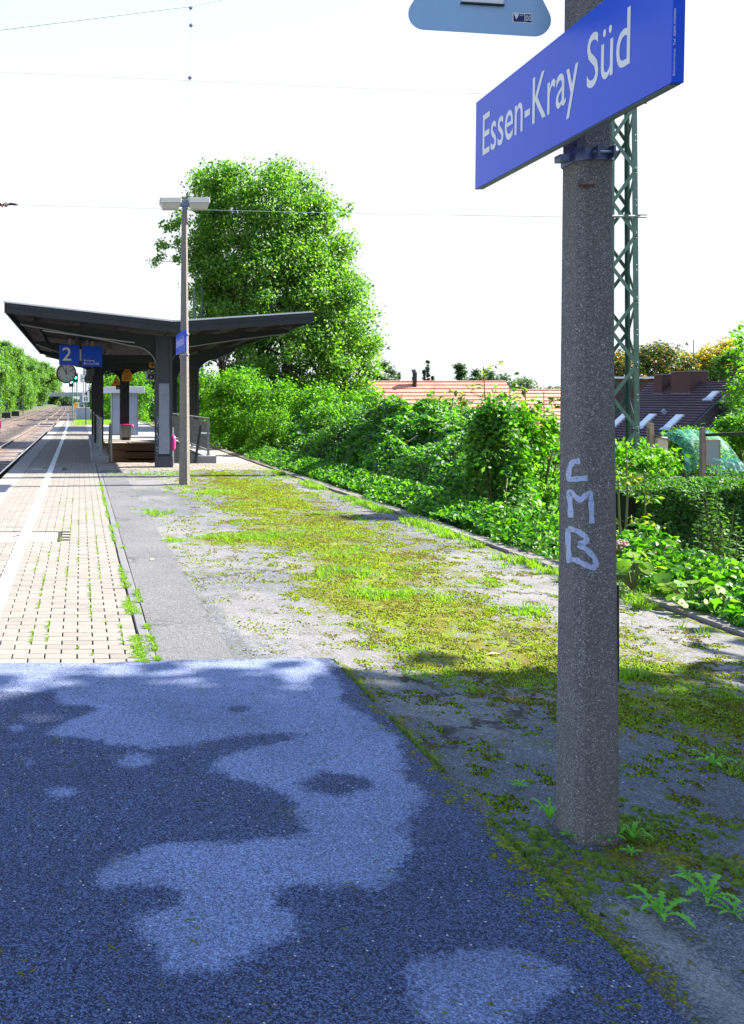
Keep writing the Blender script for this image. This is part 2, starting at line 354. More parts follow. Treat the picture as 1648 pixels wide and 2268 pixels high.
# ------------------------------------------------------------ the ground and the platform
def sstep(a, b, x): t = np.clip((x - a) / (b - a), 0, 1); return t * t * (3 - 2 * t)
def terr(x, y):
    x = np.asarray(x, float); y = np.asarray(y, float)
    z = np.full(np.broadcast(x, y).shape, -1.08)
    right = -.30 - .9 * sstep(5.2, 9, x) - 3.6 * sstep(11, 40, x) + .12 * fbm(x, y, .5, 3)
    near = sstep(6, 7.5, x) * (1 - sstep(9, 12, y)) * .5
    z = np.where(x > 4.78, right - near, z)
    past = (y > 68.2) & (x > .9) & (x <= 4.78); z = np.where(past, -.35 + .1 * fbm(x, y, .6, 2), z)
    z = np.where(x < -10.2, -1.05 + .5 * sstep(-10.2, -14, -(-x)) + .15 * fbm(x, y, .3, 2) + .35 * sstep(10.2, 13, -x), z)
    return z
def grid(name, xs, ys, zf, m, attrs=None, kind='structure', parent=None):
    X, Y = np.meshgrid(xs, ys); Z = zf(X, Y); nx, ny = len(xs), len(ys)
    V = np.stack([X.ravel(), Y.ravel(), Z.ravel()], 1)
    i = np.arange((ny - 1) * nx).reshape(ny - 1, nx)[:, :-1].ravel(); F = np.stack([i, i+1, i+1+nx, i+nx], 1)
    at = {k: f(X, Y).ravel() for k, f in (attrs or {}).items()}
    o = npmesh(name, V, F, m, parent, True, at)
    if kind: o['kind'] = kind
    return o
xs = np.concatenate([[-900, -400, -150, -80, -50, -35], np.arange(-30, -10.2, 1.2), [-10.3, -10.15, -6, -1.7], [.85, .95, 2.5, 4.7, 4.82], np.arange(5.2, 14, .5), np.arange(14, 42, 2), [45, 55, 70, 100, 150, 300, 500, 1000]])
ys = np.concatenate([[-60, -25, -12], np.arange(-6, 40, .8), np.arange(40, 68.1, 2), [68.15, 68.3], np.arange(70, 120, 4), [130, 150, 200, 260, 350, 500, 800, 1500]])
grid('ground', xs, ys, terr, M['earth'])

# platform body
pb = MB().box(-1.52, 4.60, -8, 22.25, -1.1, -.035).box(-1.52, .74, 22.25, 32.5, -1.1, -.035).box(3.03, 4.60, 22.25, 32.5, -1.1, -.035).box(-1.52, 4.60, 32.5, 68, -1.1, -.035)
platform = pb.build('platform', M['kerb'], kind='structure')
MB().box(-1.60, -1.52, -8, 68, -1.1, -.085).build('edge_wall', M['stripkerb'], platform)

# left: big edge slabs
slab_me = None
for i in range(74):
    y0 = -6 + i
    b = MB().cbox(-.197, .197, .004, .996, -.08, 0, .008)
    if slab_me is None: o = b.build('edge_slab', M['slab'], platform); slab_me = o.data
    else: o = bpy.data.objects.new('edge_slab', slab_me); link(o, platform)
    o.location = (-1.445, y0, random.uniform(-.003, .001))
# pavers between x=-1.245 and .385, laid across with half-bond
paving = MB().box(-1.245, .385, 5.0, 68, -.034, -.014).build('paved_path', M['joint'], kind='structure')
pv = MB(); pav_me = None; cnt = 0; y = 5.13; row = 0
half_me = None
while y < 68:
    w_ = .2035; x = -1.243 + (-w_ * .5 if row % 2 else 0)
    while x < .384 - .02:
        a = max(x, -1.243) + .0045; b_ = min(x + w_, .384) - .0045
        if b_ - a > .03 and not (9.72 < y < 10.46 and a < -.27) and not (19.75 < y < 20.45 and a < -.42 and y > 19.8) and not (abs((a + b_) / 2 - (-.68 + (0 if y < 25 else -.002 * (y - 25)))) < .04 and False):
            full = abs((b_ - a) - (w_ - .009)) < .002
            dz = random.uniform(-.0022, .0012)
            if cnt < 296 and full:
                if pav_me is None:
                    o = MB().cbox(-.0972, .0972, -.0475, .0475, -.03, 0, .0035).build('paver', M['paver'], paving); pav_me = o.data
                else: o = bpy.data.objects.new('paver', pav_me); link(o, paving)
                o.location = ((a + b_) / 2, y + .05, dz); o.rotation_euler = (random.gauss(0, .006), random.gauss(0, .004), random.gauss(0, .006)); cnt += 1
            elif y < 30: pv.cbox(a, b_, y + .0025, y + .0975, -.03, dz, .0035)
            else: pv.add([(a, y+.004, dz), (b_, y+.004, dz), (b_, y+.096, dz), (a, y+.096, dz)], [(0, 1, 2, 3)])
        x += w_
    y += .1; row += 1
pv.build('far_pavers', M['paver'], paving, kind='stuff')
# white guide line, slightly bending left far away
wl = MB(); ys_ = [5.0 + .5 * i for i in range(126)]
def wx(y): return -.655 - .0028 * max(0, y - 8) - .0001 * max(0, y - 30) ** 2
for a, b_ in zip(ys_[:-1], ys_[1:]):
    wl.add([(wx(a)-.062, a, .0045), (wx(a)+.062, a, .0045), (wx(b_)+.062, b_, .0045), (wx(b_)-.062, b_, .0045)], [(0, 1, 2, 3)])
wl.build('white_line', M['white'], paving)
# inspection cover let into the paving
def cover(x0, x1, y0, y1, label):
    t = thing('inspection_cover', label, 'cover', ((x0+x1)/2, (y0+y1)/2, 0), 'covers let into the paving')
    hx, hy = (x1-x0)/2, (y1-y0)/2
    f = MB(); b = .1
    f.box(-hx, hx, -hy, -hy+b, -.01, .002).box(-hx, hx, hy-b, hy, -.01, .002).box(-hx, -hx+.06, -hy+b, hy-b, -.01, .002).box(hx-.3, hx, -hy+b, hy-b, -.01, .002)
    f.build('frame', M['slab'], t); MB().box(-hx+.065, hx-.305, -hy+b+.006, hy-b-.006, -.012, .0005).build('lid', mvar('lid', (.36, .26, .21), (.44, .33, .28), 5, .8), t)
    MB().tube([(-.05, .02, .002), (.02, .06, .01), (.09, .02, .002)], .006, 5).build('handle', M['railside'], t)
cover(-1.24, -.27, 9.72, 10.44, 'pinkish cover plate in a pale concrete frame on the sunlit paving')
cover(-1.24, -.43, 19.8, 20.42, 'grey cover plate at the edge of the canopy shade beside the white line')
# grey kerb strip and patched asphalt strip
k_me = None
for i in range(17):
    b = MB().cbox(-.038, .038, .004, .996, -.05, .004, .006)
    if k_me is None: o = b.build('kerb_stone', M['stripkerb'], paving); k_me = o.data
    else: o = bpy.data.objects.new('kerb_stone', k_me); link(o, paving)
    o.location = (.432, 5.0 + i, random.uniform(-.003, .003)); o.rotation_euler = (0, 0, random.gauss(0, .003))
def lines(a, b, s): return np.arange(a, b + s * .5, s)
und = lambda X, Y: .004 * fbm(X, Y, 1.2, 3) + .0015 * fbm(X, Y, 6, 2)
def sxs(X, Y): return und(X, Y) + .004
grid('asphalt_strip', lines(.476, .955, .06), lines(5.0, 19.9, .08), sxs, M['strip'])

# front asphalt with bleached patches
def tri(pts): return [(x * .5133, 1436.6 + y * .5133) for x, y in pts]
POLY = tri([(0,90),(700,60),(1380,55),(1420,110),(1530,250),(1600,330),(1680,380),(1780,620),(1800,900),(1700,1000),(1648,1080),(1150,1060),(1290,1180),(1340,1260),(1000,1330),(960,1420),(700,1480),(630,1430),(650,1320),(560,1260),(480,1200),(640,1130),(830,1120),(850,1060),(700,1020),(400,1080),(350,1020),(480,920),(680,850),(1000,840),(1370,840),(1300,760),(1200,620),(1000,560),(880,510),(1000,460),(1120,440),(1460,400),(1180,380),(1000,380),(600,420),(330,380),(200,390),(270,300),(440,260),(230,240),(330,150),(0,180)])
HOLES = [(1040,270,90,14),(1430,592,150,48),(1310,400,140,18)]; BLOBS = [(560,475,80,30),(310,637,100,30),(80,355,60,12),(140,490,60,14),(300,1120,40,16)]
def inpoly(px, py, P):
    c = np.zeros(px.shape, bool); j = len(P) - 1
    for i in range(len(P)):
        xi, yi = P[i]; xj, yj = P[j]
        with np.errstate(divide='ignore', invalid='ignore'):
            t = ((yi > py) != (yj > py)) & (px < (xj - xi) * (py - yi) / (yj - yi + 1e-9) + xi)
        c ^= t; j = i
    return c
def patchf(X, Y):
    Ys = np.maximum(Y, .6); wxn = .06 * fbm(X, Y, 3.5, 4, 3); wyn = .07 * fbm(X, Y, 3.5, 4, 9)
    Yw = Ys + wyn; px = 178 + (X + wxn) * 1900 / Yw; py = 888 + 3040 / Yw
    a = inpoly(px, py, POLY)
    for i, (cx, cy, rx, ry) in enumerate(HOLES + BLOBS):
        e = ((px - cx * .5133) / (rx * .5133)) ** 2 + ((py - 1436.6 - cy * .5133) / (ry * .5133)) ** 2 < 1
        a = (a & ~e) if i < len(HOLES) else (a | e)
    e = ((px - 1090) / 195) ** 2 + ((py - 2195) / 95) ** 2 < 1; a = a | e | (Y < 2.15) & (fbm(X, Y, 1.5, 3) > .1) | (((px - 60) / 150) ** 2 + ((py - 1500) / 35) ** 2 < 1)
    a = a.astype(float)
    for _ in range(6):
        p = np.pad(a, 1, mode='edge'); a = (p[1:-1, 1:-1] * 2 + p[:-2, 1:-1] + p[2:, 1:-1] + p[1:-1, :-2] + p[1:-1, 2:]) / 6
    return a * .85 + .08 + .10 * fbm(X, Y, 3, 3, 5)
def fz(X, Y): return .008 + und(X, Y)
# far edge runs slightly askew, as in the photo
X, Y = np.meshgrid(lines(-1.63, 1.55, .03), np.concatenate([[-8, -4, -2, -.5], lines(.5, 5.16, .03)]))
Yk = np.where(Y > 4.9, 4.9 + (Y - 4.9) * (5.20 + .055 * (X + .4) + .02 * fbm(X, X * 0, 3, 3) - 4.9) / (Y.max() - 4.9), Y)
nx = X.shape[1]; i = np.arange((X.shape[0]-1) * nx).reshape(-1, nx)[:, :-1].ravel()
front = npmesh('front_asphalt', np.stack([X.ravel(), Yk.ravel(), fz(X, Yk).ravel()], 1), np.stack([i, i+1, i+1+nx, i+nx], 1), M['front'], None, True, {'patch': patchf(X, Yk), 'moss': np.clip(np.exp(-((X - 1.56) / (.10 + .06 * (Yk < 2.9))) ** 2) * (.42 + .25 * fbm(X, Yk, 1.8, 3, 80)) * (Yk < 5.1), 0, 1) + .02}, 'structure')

# old mossy asphalt
def mossd(X, Y):
    band = np.exp(-((X - 2.85 - .25 * fbm(X * 0, Y, .35, 2, 2)) / 1.05) ** 2)
    n_ = fbm(X, Y, .9, 4, 1) * .5 + fbm(X, Y * .6, 3.1, 3, 4) * .38
    far = sstep(3.6, 5.2, Y) * (1 - .55 * sstep(16, 20, Y))
    m = band * .95 * far + n_ * .55 - .18
    pole = np.exp(-(((X - 2.0) / .50) ** 2 + ((Y - 3.05) / .30) ** 2)); m = np.maximum(m, pole * 1.05 + n_ * .5 - .28)
    rt = np.exp(-(((X - 3.05) / .75) ** 2 + ((Y - 4.6) / 1.0) ** 2)); m = np.maximum(m, rt * 1.2 + n_ * .8 - .22)
    m = m - .5 * np.exp(-(((X - 1.3) / .55) ** 2)) * (Y > 4) - .6 * (sstep(3.95, 4.4, X))
    low = sstep(2.9, 2.5, Y); m = m - .55 * low
    m = np.maximum(m, np.exp(-((Y - 9.9) / .35) ** 2) * np.exp(-((X - 1.9) / .7) ** 2) * .9 + n_ * .3)
    seam = np.exp(-((X - 1.575) / .05) ** 2) * (Y < 5.3) * (.55 + .45 * fbm(X * 0, Y, 2.3, 3, 8)); m = np.maximum(m, seam)
    edge = np.exp(-((X - 4.46) / .07) ** 2) * .75 + .2 * n_ * (X > 4.35); m = np.maximum(m, edge * (X > 4.2))
    return np.clip(m, -.5, 1.1)
def mossatt(X, Y): return mossd(X, Y) * .72 + .17
def patch2(X, Y):
    a = .62 + .4 * fbm(X, Y, .8, 3, 6) - .6 * (1 - sstep(3.9, 5.3, Y)) * (1 - .9 * np.exp(-(((X - 1.75 - .45 * (4.6 - Y)) / .25) ** 2)) * (Y > 3.4)) 
    pale = np.exp(-(((X - 1.72) / .10) ** 2)) * (Y < 2.75) * .7
    return np.clip(a + pale - .35 * np.exp(-((X - 1.02) / .07) ** 2) * (Y < 7), -.3, 1.2)
def mz(X, Y): return und(X, Y) + .012 * np.clip(mossd(X, Y), 0, 1) * (.4 + .6 * fbm(X, Y, 16, 2)) - .004 * (X < 1.57)
grid('mossy_asphalt', lines(1.556, 4.46, .03), np.concatenate([[-8, -4, -1], lines(.8, 5.30, .03)]), mz, M['mossy'], {'moss': mossatt, 'patch': patch2})
grid('old_asphalt', lines(.962, 4.46, .05), lines(5.17, 19.9, .05), lambda X, Y: mz(X, Y) + .0005 - .006 * (Y < 5.31), M['mossy'], {'moss': mossatt, 'patch': patch2})
# apron of pinkish pavers before the stairs, then plain concrete to the end
apron = MB().box(.39, 4.47, 19.9, 22.05, -.03, -.012).build('paved_apron', M['joint'], kind='structure')
ap = MB(); ap_me = None; n_ap = 0
for j in range(7):
    x = .4 + (.15 if j % 2 else 0)
    if j % 2: ap.cbox(.4, .545, 19.915 + j*.305, 20.21 + j*.305, -.03, .004, .005)
    while x < 4.45:
        x1 = min(x + .3, 4.46)
        if x1 - x > .28:
            if ap_me is None: o = MB().cbox(-.147, .147, -.147, .147, -.03, .004, .005).build('paving_slab', M['paver'], apron); ap_me = o.data
            else: o = bpy.data.objects.new('paving_slab', ap_me); link(o, apron)
            o.location = ((x + x1) / 2, 20.06 + j * .305, random.uniform(-.002, .001))
        else: ap.cbox(x, x1 - .004, 19.915 + j*.305, 20.21 + j*.305, -.03, .004, .005)
        x += .3
ap.build('cut_slabs', M['paver'], apron, kind='stuff')
cc = MB()
cc.add([(3.5, 22.05, .0), (4.46, 22.05, 0), (4.46, 68, 0), (3.5, 68, 0)], [(0, 1, 2, 3)])
cc.add([(.39, 32.6, .0), (3.5, 32.6, 0), (3.5, 68, 0), (.39, 68, 0)], [(0, 1, 2, 3)])
cc.build('concrete_surface', M['slab'], kind='structure')
# right-hand edge kerb, worn stones
for i in range(76):
    y0 = -8 + i
    b = MB().cbox(-.105, .105, .006, .994, -.5, .03, .014)
    if i == 0: o = b.build('edge_kerb', M['kerb'], platform); ek = o.data
    else: o = bpy.data.objects.new('edge_kerb', ek); link(o, platform)
    o.location = (4.60, y0, random.uniform(-.012, .006)); o.rotation_euler = (0, random.gauss(.0, .02), random.gauss(0, .006))

# ------------------------------------------------------------ tracks
def shift(y): return -4e-5 * max(0., y - 40) ** 2
tys = [3 + 4 * i for i in range(30)] + [123 + 12 * i for i in range(34)]
bl = lambda X, Y: -.93 + .05 * fbm(X, Y, 1.7, 4) + .03 * fbm(X, Y, 6, 2) - .13 * np.exp(-((X + 5.9 + 0*Y) / .55) ** 2)
ballm = None
def ballast_mat():
    m, n, bs, _ = mat('ballast'); co = objco(n)
    v = nd(n, 'ShaderNodeTexVoronoi'); v.inputs['Scale'].default_value = 14; n.links.new(co, v.inputs['Vector']); s_ = nd(n, 'ShaderNodeSeparateColor'); n.links.new(v.outputs['Color'], s_.inputs[0])
    col = ramp(n, s_.outputs[0], [(0, (.015, .011, .010)), (.5, (.060, .042, .036)), (.9, (.13, .095, .08)), (1, (.24, .20, .18))])
    n.links.new(col, bs.inputs['Base Color']); bs.inputs['Roughness'].default_value = .95
    bump(n, bs, mth(n, 'SUBTRACT', 1., v.outputs['Distance']), 1., .06); return m
M['ballast'] = ballast_mat()
X, Y = np.meshgrid(np.concatenate([lines(-10.2, -1.61, .3), [-.5, .9]]), np.concatenate([lines(2, 60, .4), lines(62, 160, 2), lines(170, 530, 12)]))
Xs = np.where(Y < 68.1, np.minimum(X, -1.605), X) + np.vectorize(shift)(Y)
nx = X.shape[1]; i = np.arange((X.shape[0]-1) * nx).reshape(-1, nx)[:, :-1].ravel()
npmesh('ballast_bed', np.stack([Xs.ravel(), Y.ravel(), (bl(X, Y)).ravel()], 1), np.stack([i, i+1, i+1+nx, i+nx], 1), M['ballast'], None, True, None, 'structure')
def railprof(xc, zt): return [(xc-.036, zt), (xc+.036, zt), (xc+.036, zt-.045), (xc+.012, zt-.06), (xc+.012, zt-.15), (xc+.07, zt-.17), (xc-.07, zt-.17), (xc-.012, zt-.15), (xc-.012, zt-.06), (xc-.036, zt-.045)]
sl_me = None
for name, xr, lab in (('railway_track', -2.62, 0), ('railway_track', -7.03, 1)):
    tr = bpy.data.objects.new(name, None); link(tr); tr.location = (xr - .75, 3, -.95); tr['kind'] = 'structure'
    for xc in (xr, xr - 1.5):
        b = MB(); top = MB(); n_ = 10
        for y in tys:
            b.v += [(px + shift(y) - tr.location.x, y - 3, pz + .95) for px, pz in railprof(xc, -.762)]
        for k in range(len(tys) - 1):
            for j in range(n_):
                if j != 0: b.f.append((k*n_+j, k*n_+(j+1) % n_, (k+1)*n_+(j+1) % n_, (k+1)*n_+j))
        b.f.append(tuple(range(n_)))
        rl = b.build('rail', M['railside'], tr)
        for y in tys: 
            s_ = xc + shift(y) - tr.location.x; top.v += [(s_-.036, y-3, .19), (s_+.036, y-3, .19)]
        top.f = [(2*k, 2*k+1, 2*k+3, 2*k+2) for k in range(len(tys)-1)]
        top.build('rail_head', M['rail'], rl)
    for k in range(148):
        y = 8 + k * .65 if k < 148 else 0
        if sl_me is None: o = MB().cbox(-1.3, 1.3, -.13, .13, -.1, .09, .02).build('sleeper', M['sleeper'], tr); sl_me = o.data
        else: o = bpy.data.objects.new('sleeper', sl_me); link(o, tr)
        o.location = (0 + shift(y) + 0, y - 3, random.uniform(-.05, -.015)); o.rotation_euler = (0, 0, random.gauss(0, .01))

# ------------------------------------------------------------ lettering
_txt = {}
def text_mesh(s, width=None, height=None, align='LEFT'):
    """mesh (verts, faces) of the words in the plane x,y with baseline 0; cap height = height, total width = width"""
    cu = bpy.data.curves.new('t', 'FONT'); cu.body = s; cu.size = 1; cu.resolution_u = 4; cu.offset = .003
    o = bpy.data.objects.new('t', cu); sc.collection.objects.link(o)
    bpy.context.view_layer.update()
    me = bpy.data.meshes.new_from_object(o.evaluated_get(bpy.context.evaluated_depsgraph_get()))
    V = np.array([v.co[:] for v in me.vertices]); F = [tuple(p.vertices) for p in me.polygons]
    bpy.data.objects.remove(o); bpy.data.curves.remove(cu); bpy.data.meshes.remove(me)
    V[:, 0] -= V[:, 0].min(); wd = V[:, 0].max(); cap = .729
    sy = height / cap; sx = (width / wd) if width else sy
    V[:, 0] *= sx; V[:, 1] *= sy
    if align == 'CENTER': V[:, 0] -= V[:, 0].max() / 2
    return V, F
def lettering(name, s, parent, mtx, m, width=None, height=.1, align='LEFT', off=.0015):
    V, F = text_mesh(s, width, height, align)
    P = [tuple(mtx @ Vector((x, y, off))) for x, y, _ in V]
    b = MB().add(P, F); return b.build(name, m, parent)
FRONT = Matrix.Rotation(R(90), 4, 'X')      # plane facing the camera (normal -Y), x right, y up

# ------------------------------------------------------------ near concrete mast with the station name
PX, PY = 1.873, 3.17
def octo(r, c):   # half width r, chamfer c
    return [(-r+c, -r), (r-c, -r), (r, -r+c), (r, r-c), (r-c, r), (-r+c, r), (-r, r-c), (-r, -r+c)]
RB, RT, HT = .084, .051, 4.2
def polerad(z): return RB + (RT - RB) * z / HT
def pole(name_parent, H, rb, rt, m, nseg=12):
    b = MB(); 
    for k in range(nseg + 1):
        z = -.05 + (H + .05) * k / nseg; r = rb + (rt - rb) * k / nseg
        b.v += [(x, y, z) for x, y in octo(r, r * .31)]
    for k in range(nseg):
        for j in range(8): b.f.append((k*8+j, k*8+(j+1) % 8, (k+1)*8+(j+1) % 8, (k+1)*8+j))
    b.f.append(tuple(nseg*8 + j for j in range(8))); return b.build('shaft', m, name_parent)
mast = thing('concrete_pole', 'thick eight-sided washed concrete pole carrying the large station name board', 'pole', (PX, PY, 0))
pole(mast, HT, RB, RT, M['poleconc'])
# cable duct on the right face
MB().box(-.010, .010, -.008, .008, .58, .93).build('cable_duct', M['darksteel'], mast).location = (polerad(.7) - .003, -.045, 0)
def stain(pts, name, m, off=.0012):
    b = MB(); V = []
    for px, py in pts:
        d_ = Vector(((px - 178) / 1900., 1, (888 - py) / 1900.)); z_ = 1.6 + d_.z * PY; r_ = polerad(z_) + off; t_ = (PY - r_) / d_.y; q = Vector((0, 0, 1.6)) + d_ * t_; V.append(tuple(q - Vector((PX, PY, 0))))
    b.add(V, [tuple(range(len(V)))[::-1]]); return b.build(name, m, mast)
rs = mvar('rust_stain', (.10, .035, .02), (.14, .06, .035), 60, .9, .2)
for k in range(5): cx_ = 1286 + k * 7; stain([(cx_ - 4, 408 + k % 2), (cx_ + 3, 407), (cx_ + 4, 413 + 4 * (k % 3)), (cx_ - 2, 414 + 3 * (k % 2))], 'rust_stain', rs)
stain([(1283, 395), (1292, 393), (1294, 401), (1286, 403)], 'rust_stain', M['stripkerb'])
# spray-painted letters lying on the shaft
def on_shaft(x, y):
    d = Vector(((x - 178) / 1900., 1, (888 - y) / 1900.)); o = Vector((0, 0, 1.6)); best = None
    for it in range(3):
        z = 1.2 if best is None else best.z; r = polerad(z) + .0012; P = [Vector((PX + a, PY + b, 0)) for a, b in octo(r, r * .31)]
        hit = None
        for k in range(8):
            a, b = P[k], P[(k+1) % 8]; e = b - a; nn = Vector((e.y, -e.x, 0)).normalized()
            if nn.dot(d) >= 0: continue
            t = (a - o).dot(nn) / d.dot(nn); q = o + d * t; u = (q - a).dot(e) / e.length_squared
            if -.02 <= u <= 1.02: hit = q; break
        if hit is None: return None
        best = hit
    return best
def crop5(x, y): return ((1560 + x * .4056) / 1.2530, (840 + y * .4056) / 1.2530)
strokes = [[(125,1085),(75,1085),(50,1130),(42,1195),(55,1210),(110,1205),(175,1200)],
           [(60,1470),(55,1360),(45,1285),(85,1320),(125,1355),(165,1315),(195,1300),(200,1380),(205,1510)],
           [(50,1780),(42,1660),(40,1545)], [(40,1545),(100,1560),(165,1600),(170,1640),(110,1650)], [(110,1655),(170,1690),(222,1745),(238,1800),(205,1815),(150,1790),(100,1762),(55,1755)]]
gb = MB()
def graf(sel):
    for st in sel:
        pts = []
        for (a, b) in zip(st[:-1], st[1:]):
            for k in range(8): pts.append((a[0] + (b[0]-a[0]) * k / 8, a[1] + (b[1]-a[1]) * k / 8))
        pts.append(st[-1]); sm = pts
        for _ in range(3): sm = [sm[0]] + [((p[0]+2*q[0]+r[0])/4, (p[1]+2*q[1]+r[1])/4) for p, q, r in zip(sm, sm[1:], sm[2:])] + [sm[-1]]
        prev = None
        for k, p in enumerate(sm):
            a = sm[max(k-1, 0)]; b = sm[min(k+1, len(sm)-1)]; dx, dy = b[0]-a[0], b[1]-a[1]; L = math.hypot(dx, dy) or 1
            w_ = 18 + 2.5 * math.sin(k * .7) ; cur = []
            for s_ in (-1, -.5, 0, .5, 1):
                q = on_shaft(*crop5(p[0] - dy / L * w_ * s_, p[1] + dx / L * w_ * s_)); cur.append(q)
            if prev and all(cur) and all(prev):
                n0 = len(gb.v); gb.v += [tuple(q - Vector((PX, PY, 0))) for q in prev + cur]
                for j in range(4): gb.f.append((n0+j, n0+j+1, n0+6+j, n0+5+j))
            prev = cur
def spray():
    m, n, bs, out = mat('spray_paint'); co = objco(n)
    f = noi(n, co, 130, 3, .7); t = n.nodes.new('ShaderNodeBsdfTransparent'); ms = n.nodes.new('ShaderNodeMixShader')
    n.links.new(ramp(n, f, [(.30, .1), (.44, .97)]), ms.inputs[0]); n.links.new(t.outputs[0], ms.inputs[1]); n.links.new(bs.outputs[0], ms.inputs[2]); n.links.new(ms.outputs[0], out.inputs[0])
    bs.inputs['Base Color'].default_value = (.42, .50, .72, 1); bs.inputs['Roughness'].default_value = .6; return m
spm = spray()
for sel in (strokes[:1], strokes[1:2], strokes[2:]):
    gb = MB(); graf(sel); gb.build('graffiti_letter', spm, mast)
# name board
A = Vector((1.748, 3.80, 2.536)); B = Vector((1.654, 2.40, 2.490)); L = (B - A).length; ex = (B - A).normalized()
ez = Vector((0, 0, 1)) - ex * ex.z; ez.normalize(); en = ex.cross(ez) * 1.0   # points toward the tracks?
if en.x > 0: en = -en
BM = Matrix(((ex.x, ez.x, en.x, A.x), (ex.y, ez.y, en.y, A.y), (ex.z, ez.z, en.z, A.z), (0, 0, 0, 1)))
HB = .382
def bprism(b, x0, x1, y0, y1, z0, z1):
    q = MB().box(x0, x1, y0, y1, z0, z1); b.add([BM @ Vector(p) for p in q.v], q.f)
def name_board(M4, label, words=True):
    t = thing('station_sign', label, 'sign', tuple(M4.translation), None)
    inv = Matrix.Translation(-M4.translation) @ M4
    def bx(x0, x1, y0, y1, z0, z1, nm, m, bev=0):
        q = MB().box(x0, x1, y0, y1, z0, z1); return MB().add([inv @ Vector(p) for p in q.v], q.f).build(nm, m, t, bevel=bev)
    bx(0, L, 0, HB, -.034, 0, 'board', M['blue'], .002)
    bx(.012, L-.012, -.002, .003, -.030, -.004, 'bottom_rail', M['railpost'])
    for s_ in (0, 1): pass
    lettering('lettering', 'Essen-Kray Süd', t, inv @ Matrix.Translation((.082, HB * .338, 0)), M['lettering'], 1.115, HB * .478, off=.0008)
    em = inv @ Matrix.Translation((L + .0, .02, -.008)) @ Matrix.Rotation(R(90), 4, 'Y') @ Matrix.Rotation(R(90), 4, 'Z')
    lettering('maker_lettering', 'Klostermann  Tel. 0209-970950', t, em, M['lettering'], .185, .0062, off=.0015)
    return t, bx
t, bx = name_board(BM, 'large blue station name board clamped to the thick concrete pole')
def clampset(t, cx, cy, z, r, m):     # band round a pole with lugs and a bolt, in coordinates of thing t
    P = octo(r + .006, (r + .006) * .31); Q = octo(r + .001, (r + .001) * .31); b = MB(); n0 = 0
    V = [(cx+x, cy+y, z-.022) for x, y in P] + [(cx+x, cy+y, z+.022) for x, y in P]; b.add(V, [(i, (i+1) % 8, (i+1) % 8 + 8, i+8) for i in range(8)] + [tuple(range(7, -1, -1)), tuple(range(8, 16))])
    return b.build('clamp_band', m, t)
for zz in (2.495, 2.80):
    c = clampset(mast, 0, 0, zz, polerad(zz), M['bluegalv'])
    for s_ in (-.022, .034): MB().box(s_, s_ + .008, -polerad(zz) - .04, -polerad(zz) - .004, zz - .02, zz + .02).build('clamp_lug', M['bluegalv'], mast)
    MB().tube([(-.03, -polerad(zz) - .026, zz), (.055, -polerad(zz) - .026, zz)], .005, 6).build('bolt', M['galv'], mast)
    MB().box(-.11 if zz < 2.6 else -.125, -.07, -.02, .02, zz - .012, zz + .012).build('clamp_arm', M['bluegalv'], mast)

# grey triangular plate reaching in at the top
tg = thing('triangular_sign', 'back of a pale blue-grey triangular plate with rounded corners beside the pole', 'sign', (0, 0, 0))
YT = 3.3; c0 = W(940, 30, YT); c1 = W(1185, 45, YT); ctr = (c0 + c1) / 2; a0 = math.atan2(c1.z - c0.z, c1.x - c0.x)
def tplate(side_half, h, rad):
    pts = []; cs = [(-side_half, 0), (side_half, 0), (0, h)]; angs = [(210-60, 270), (270, 390), (30, 150)]
    angs = [(150, 270), (270, 390), (30, 150)]
    for (cx, cy), (s0, s1) in zip(cs, angs):
        for k in range(9):
            t_ = R(s0 + (s1 - s0) * k / 8); pts.append((cx + rad * math.cos(t_), cy + rad * math.sin(t_)))
    return pts
pr = tplate(.213, .37, .062)
b = MB(); ca, sa = math.cos(a0), math.sin(a0)
rot = lambda x, z: (x * ca - z * sa, x * sa + z * ca)
b.prism_y([rot(x, z) for x, z in pr], -.0015, .0015); o = b.build('plate', M['greyblue'], tg)
tg.location = (ctr.x, YT, ctr.z)
q = MB().box(-.075, .085, -.011, -.002, .050, .20); MB().add([(*(lambda r_: (r_[0], p[1], r_[1]))(rot(p[0], p[2])),) for p in q.v], q.f).build('bracket_box', M['lettering'], tg, bevel=.003)
q = MB().box(-.078, .088, -.012, -.0018, .045, .0495); MB().add([(*(lambda r_: (r_[0], p[1], r_[1]))(rot(p[0], p[2])),) for p in q.v], q.f).build('bracket_edge', M['black'], tg)
MB().tube([(.02, -.01, .25), (.02, .02, .3), (PX - ctr.x, -.05, .32)], .02, 8).build('arm', M['galv'], tg)
s0 = W(1135, 28, YT) - Vector((ctr.x, YT, ctr.z)); sw, sh = .075, .038
lb = MB().add([(s0.x, -.0022, s0.z - sh), (s0.x + sw, -.0022, s0.z - sh - .004), (s0.x + sw, -.0022, s0.z - .004), (s0.x, -.0022, s0.z)], [(0, 1, 2, 3)]).build('sticker', M['lettering'], tg)
MB().add([(s0.x+.003, -.003, s0.z - sh+.003), (s0.x + .045, -.003, s0.z - sh + .001), (s0.x + .045, -.003, s0.z - .006), (s0.x+.003, -.003, s0.z-.004)], [(0, 1, 2, 3)]).build('sticker_panel', M['label'], lb)
MB().add([(s0.x+.048, -.003, s0.z - sh+.001), (s0.x + sw-.003, -.003, s0.z - sh - .001), (s0.x + sw-.003, -.003, s0.z - .008), (s0.x+.048, -.003, s0.z-.006)], [(0, 1, 2, 3)]).build('sticker_number_field', M['label'], lb)
MB().add([(s0.x+.004, -.0037, s0.z-.005), (s0.x+.024, -.0037, s0.z-.006), (s0.x+.014, -.0037, s0.z-.028)], [(0, 2, 1)]).build('sticker_mark', M['lettering'], lb)
